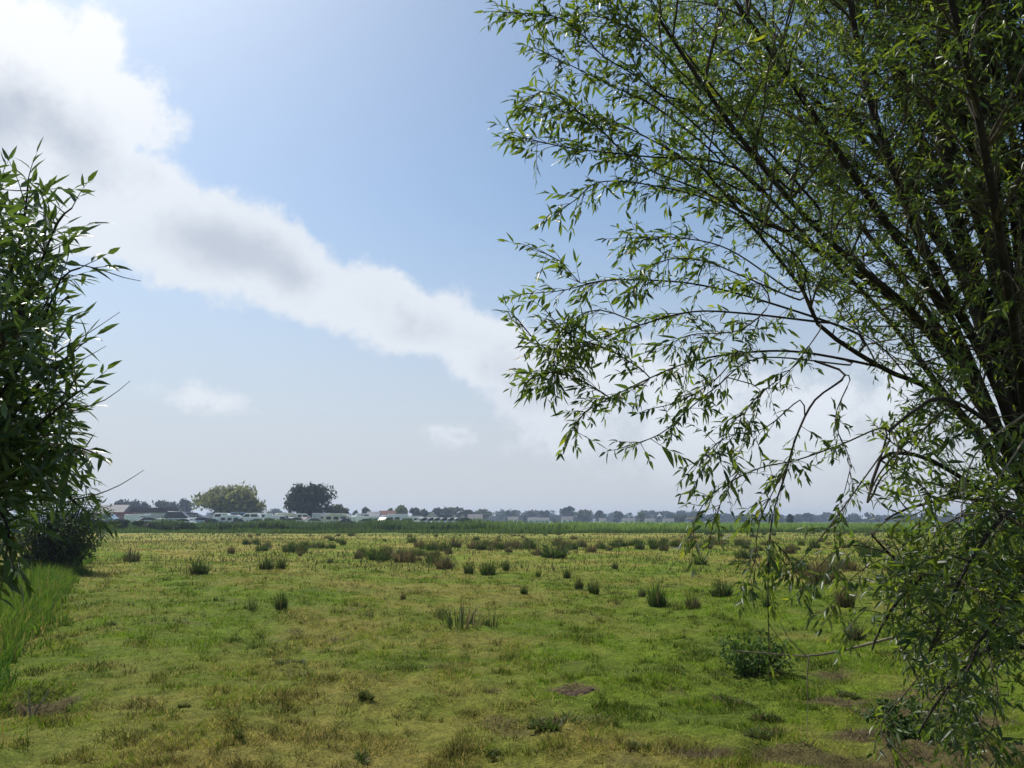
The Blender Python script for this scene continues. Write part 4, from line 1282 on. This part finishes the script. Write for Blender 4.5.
for x0, x1, top, lab in ((508, 518, 516.5, 'white chalet at the left end of the far chalets'), (528, 540, 517.2, 'long pale chalet under the low dark tree'), (541, 549, 517.4, 'short pale chalet next to the long pale chalet'),
                         (562, 573, 516.3, 'white chalet beneath the tall domed tree'), (600, 606, 518, 'small white chalet in front of the medium tree'), (623, 635, 518, 'low white chalet left of the small pale tree'),
                         (646, 655, 518.3, 'low white chalet right of the small pale tree'), (664, 674, 518.4, 'low white chalet at the right end of the far chalets')):
    house('chalet', x0, x1, top + .1, 430, .62, 4, M['white'], M['roof_grey'], lab, 'chalet', nwin=2)['group'] = 'chalets below the far wood'


# ------------------------------------------------------------------ vehicles (all face sideways to the viewer, length along x)
def wheels(root, xs, y, r=.32):
    for x_ in xs:
        for s in (-1, 1):
            w_ = MB().cyl((x_, s * y, r), r, .22).build('wheel', M['tyre'], root)
            MB().cyl((x_, s * (y + .095), r), r * .6, .06).build('rim', M['silver'], w_)


def car(paint):
    r = empty('parked_car', (0, 0, 0))
    MB().prof([(-2.1, .32), (2.1, .32), (2.12, .62), (2.0, .78), (1.15, .92), (-1.5, .98), (-2.05, .9), (-2.12, .6)], -.86, .86).build('body', paint, r, .06)
    MB().prof([(-1.75, .96), (1.15, .92), (.45, 1.40), (-.2, 1.48), (-1.1, 1.44)], -.74, .74).build('window', M['glass'], r, .05)
    MB().prof([(-1.1, 1.445), (-.2, 1.485), (.45, 1.405), (.40, 1.46), (-.2, 1.53), (-1.05, 1.49)], -.72, .72).build('roof', paint, r)
    wheels(r, (-1.3, 1.3), .78)
    for s in (-1, 1):
        MB().box((2.07, s * .62, .70), (.1, .34, .16)).build('headlight', M['white'], r)
    return r


def van(paint):
    r = empty('parked_van', (0, 0, 0))
    MB().prof([(-2.6, .35), (2.4, .35), (2.45, .8), (2.2, 1.15), (1.55, 1.95), (1.2, 2.15), (-2.5, 2.2), (-2.6, 2.0)], -.95, .95).build('body', paint, r, .07)
    for s in (-1, 1):
        MB().prof([(.55, 1.2), (2.0, 1.2), (1.5, 1.85), (.55, 1.85)], s * .96 - .02, s * .96 + .02).build('window', M['glass'], r)
    MB().prof([(2.205, 1.25), (2.25, 1.25), (1.65, 1.98), (1.60, 1.96)], -.8, .8).build('windscreen', M['glass'], r)
    wheels(r, (-1.6, 1.6), .85)
    return r


def caravan(paint, name='caravan'):
    r = empty(name, (0, 0, 0))
    MB().prof([(-2.5, .5), (2.3, .5), (2.6, .9), (2.45, 1.9), (2.1, 2.45), (1.2, 2.6), (-1.6, 2.6), (-2.35, 2.4), (-2.65, 1.6), (-2.6, .8)], -1.05, 1.05).build('body', paint, r, .08)
    for s in (-1, 1):
        for x_, w_ in ((-1.6, 1.0), (.0, 1.0), (1.5, 1.1)):
            MB().box((x_, s * 1.06, 1.62), (w_, .05, .62)).build('window', M['glass'], r)
        MB().box((0, s * 1.06, .95), (4.6, .03, .10)).build('stripe', M['grey'], r)
    MB().box((2.63, 0, 1.65), (.08, 1.5, .6), (.9, 1), (-.1, 0)).build('front_window', M['glass'], r)
    MB().box((3.1, 0, .48), (1.3, .12, .1)).build('tow_bar', M['grey'], r)
    wheels(r, (-.2,), .95, .33)
    return r


def motorhome(paint):
    r = empty('motorhome', (0, 0, 0))
    MB().prof([(-3.0, .5), (3.0, .5), (3.05, 1.0), (2.5, 1.25), (2.0, 1.9), (2.5, 2.1), (2.4, 2.75), (1.8, 2.95), (-2.9, 2.9), (-3.0, 2.6)], -1.1, 1.1).build('body', paint, r, .08)
    for s in (-1, 1):
        for x_, w_ in ((-2.0, 1.0), (-.4, 1.1)):
            MB().box((x_, s * 1.11, 1.85), (w_, .05, .6)).build('window', M['glass'], r)
        MB().prof([(1.3, 1.25), (2.25, 1.25), (1.9, 1.85), (1.3, 1.85)], s * 1.11 - .02, s * 1.11 + .02).build('cab_window', M['glass'], r)
    wheels(r, (-1.7, 2.0), .98, .36)
    return r


def cruiser(paint, cabin):
    r = empty('cabin_cruiser', (0, 0, 0))
    MB().prof([(-3.6, .35), (2.4, .3), (3.3, .8), (4.1, 1.65), (2.8, 1.55), (-3.8, 1.45)], -1.25, 1.25).build('hull', paint, r, .1)
    MB().prof([(-2.4, 1.5), (2.5, 1.55), (1.5, 2.25), (.9, 2.85), (-1.9, 2.9), (-2.5, 2.2)], -1.0, 1.0).build('cabin', cabin, r, .08)
    for s in (-1, 1):
        MB().prof([(-2.0, 2.0), (-.4, 2.0), (-.4, 2.6), (-1.8, 2.6)], s * 1.01 - .02, s * 1.01 + .02).build('window', M['glass'], r)
        MB().prof([(-.1, 2.0), (1.5, 2.0), (.85, 2.6), (-.1, 2.6)], s * 1.01 - .02, s * 1.01 + .02).build('window', M['glass'], r)
        MB().box((0, s * 1.262, 1.2), (6.6, .03, .14)).build('stripe', M['blue'], r)
    rl = MB()
    for x_ in (1.6, 2.4, 3.2, 3.9):
        rl.cyl((x_, .95, 1.85), .03, .7, 'z', 6); rl.cyl((x_, -.95, 1.85), .03, .7, 'z', 6)
    rl.box((2.75, .95, 2.2), (2.4, .05, .05)); rl.box((2.75, -.95, 2.2), (2.4, .05, .05))
    rl.build('rail', M['silver'], r)
    MB().box((-2.2, 0, .18), (.5, 2.2, .36)).build('chock', M['roof_dark'], r); MB().box((1.6, 0, .16), (.5, 1.8, .32)).build('chock', M['roof_dark'], r)
    return r


def lorry():
    r = empty('lorry', (0, 0, 0))
    MB().box((1.9, 0, 1.5), (1.6, 2.2, 2.0), (.85, .95), (-.1, 0)).build('cab', M['red'], r, .08)
    MB().box((-1.0, 0, 1.7), (4.0, 2.3, 2.3)).build('load_box', M['red'], r, .05)
    MB().box((0, 0, .55), (5.0, .9, .25)).build('chassis', M['grey'], r)
    for s in (-1, 1):
        MB().box((2.0, s * 1.085, 1.85), (.8, .05, .6)).build('window', M['glass'], r)
    wheels(r, (-1.8, 1.8), 1.0, .45)
    return r


GRP = 'vehicles and boats parked behind the reed bed'
PROTO = {}


def put(key, make, px, wpx_top, Y, label, cat, rz=None, top=None):
    first = key not in PROTO
    if first: PROTO[key] = make()
    o = PROTO[key] if first else copy_tree(PROTO[key])
    p = at(px, HOR, Y)
    o.location = (p.x, p.y, float(height(p.x, p.y)))
    o.rotation_euler = (0, 0, random.uniform(-.25, .25) + (math.pi if random.random() < .4 else 0) if rz is None else rz)
    if top:
        k = {'car': 1.53, 'van': 2.2, 'caravan': 2.6, 'motorhome': 2.95, 'cruiser': 2.9, 'lorry': 2.85}[key.split('_')[0]]
        s = (at(px, top, Y).z - o.location.z) / k; s = max(.85, min(1.35, s))
        o.scale = (s, s, s)
    return tag(o, label, cat, GRP)


mk = lambda c: (lambda: car(M[c])); mc = lambda c: (lambda: caravan(M[c])); mcr = lambda a, b: (lambda: cruiser(M[a], M[b])); mv = lambda c: (lambda: van(M[c]))
put('cruiser_b', mcr('blue', 'ltblue'), 109, 0, 205, 'blue and white boat in front of the grey shed', 'boat', -.3, 514)
put('lorry', lorry, 126, 0, 243, 'dark red lorry between the grey shed and the long building', 'lorry', 1.45, 509.5)
put('car_w', mk('white'), 149, 0, 190, 'bright white car in front of the long low building', 'car', .6, 515)
put('van_s', mv('silver'), 158, 0, 215, 'silver van at the right end of the long low building', 'van', 1.1, 514)
put('cruiser_n', mcr('white', 'navy'), 178, 0, 190, 'white boat with a dark cabin, left of the olive willow', 'boat', .1, 511.5)
put('car_b', mk('ltblue'), 205, 0, 190, 'pale blue car under the left edge of the olive willow', 'car', .2, 517)
put('cruiser_w', mcr('white', 'white'), 224, 0, 205, 'white cabin cruiser under the middle of the olive willow', 'boat', 0, 513)
put('caravan_w', mc('white'), 231, 0, 185, 'white caravan with three dark windows in front of the cruiser', 'caravan', 0, 515)
put('cruiser_w', mcr('white', 'white'), 250, 0, 200, 'white cabin cruiser right of the three windowed caravan', 'boat', 3.2, 513)
put('cruiser_w', mcr('white', 'white'), 268, 0, 212, 'white cabin cruiser right of the olive willow', 'boat', .25, 513.5)
put('car_g', mk('grey'), 260, 0, 180, 'dark grey car in front of the white cruisers', 'car', .1, 518.5)
put('van_w', mv('white'), 277, 0, 195, 'white van left of the pinkish caravan', 'van', .3, 515)
put('caravan_c', mc('cream'), 286, 0, 215, 'cream caravan at the left foot of the tall dark tree', 'caravan', .2, 513)
put('car_w', mk('white'), 296, 0, 190, 'white car below the tall dark tree', 'car', .9, 515)
put('car_r', mk('red'), 308, 0, 200, 'red car below the tall dark tree', 'car', 1.2, 516)
put('cruiser_w', mcr('white', 'white'), 302, 0, 222, 'white cabin cruiser behind the red car', 'boat', .5, 513.5)
put('cruiser_n', mcr('white', 'navy'), 192, 0, 222, 'white boat with navy cabin at the left foot of the olive willow', 'boat', .2, 512.5)
put('cruiser_b', mcr('blue', 'ltblue'), 240, 0, 228, 'blue hulled boat behind the three windowed caravan', 'boat', .2, 512)
put('van_w', mv('white'), 138, 0, 205, 'white van right of the dark red lorry', 'van', .4, 514.5)
put('cruiser_w', mcr('white', 'white'), 364, 0, 225, 'white cabin cruiser in front of the blue grey barn', 'boat', .3, 513.5)
put('motorhome_w', lambda: motorhome(M['silver']), 322, 0, 200, 'silver horsebox style vehicle left of the cream caravan', 'motorhome', 1.3, 513)
put('caravan_c', mc('cream'), 337, 0, 190, 'large cream caravan under the small round tree', 'caravan', 0, 513.5)
put('caravan_w', mc('white'), 353, 0, 205, 'white caravan right of the large cream caravan', 'caravan', .7, 515)
put('van_w', mv('white'), 362, 0, 200, 'white van left of the blue grey roofed barn', 'van', .9, 516)
put('caravan_w', mc('white'), 376, 0, 195, 'white caravan in front of the blue grey roofed barn', 'caravan', .05, 516)
put('car_s', mk('silver'), 386, 0, 190, 'silver car below the red roofed house', 'car', 1.2, 517)
put('motorhome_wh', lambda: motorhome(M['white']), 399, 0, 195, 'white motorhome below the pale green tree', 'motorhome', .1, 514)
put('caravan_w', mc('white'), 415, 0, 215, 'white caravan right of the white motorhome', 'caravan', .4, 516)
for q, px in enumerate((425, 432, 438, 445, 452, 459)):
    put(('car_w', 'car_s', 'car_w', 'car_s', 'car_b', 'car_s')[q], mk('white'), px, 0, 200,
        ('white car at the left end of the slanted car row', 'silver car, second in the slanted car row', 'white car, third in the slanted car row', 'silver car, fourth in the slanted car row',
         'pale blue car, fifth in the slanted car row', 'silver car beside the navy car in the row')[q], 'car', .75, 517)
put('car_n', mk('navy'), 467, 0, 190, 'dark navy car at the right end of the car row', 'car', .1, 517.5)

for px, key, mk_, Y, rz, top, lab, cat in (
        (168, 'van_w', mv('white'), 222, .3, 513, 'white van behind the white boat with dark cabin', 'van'), (186, 'car_w', mk('white'), 182, .1, 518.5, 'white car between the dark cabin boat and pale blue car', 'car'),
        (213, 'car_n', mk('navy'), 183, .2, 518.5, 'navy car below the left part of the olive willow', 'car'), (241, 'car_n', mk('navy'), 182, .1, 518.8, 'navy car at the rear of the three windowed caravan', 'car'),
        (271, 'car_b', mk('ltblue'), 184, .2, 518, 'pale blue car between dark grey car and white van', 'car'), (290, 'car_n', mk('navy'), 184, .1, 518.5, 'navy car in front of the small cream caravan', 'car'),
        (315, 'car_w', mk('white'), 184, .5, 518, 'white car between red car and silver horsebox', 'car'), (346, 'car_n', mk('navy'), 184, .6, 518.5, 'navy car at the right end of the large cream caravan', 'car'),
        (368, 'car_s', mk('silver'), 186, .2, 518.5, 'silver car in front of the white boat by the barn', 'car'), (390, 'van_s', mv('silver'), 210, 1.1, 515.5, 'silver van between the red roofed house and motorhome', 'van'),
        (407, 'car_n', mk('navy'), 188, .4, 518.3, 'navy car just right of the white motorhome', 'car')):
    put(key, mk_, px, 0, Y, lab, cat, rz, top)

# ------------------------------------------------------------------ haze: thin even air round the whole place
m, nt, out = mat_base('haze')
pv = N(nt, 'ShaderNodeVolumePrincipled'); pv.inputs['Color'].default_value = (.58, .72, .95, 1); pv.inputs['Density'].default_value = 0.00042
pv.inputs['Anisotropy'].default_value = 0.35
nt.links.new(pv.outputs[0], out.inputs['Volume'])
mb = MB().box((0, 0, 10), (3700, 3700, 24))
tag(mb.build('haze', m), kind='stuff')
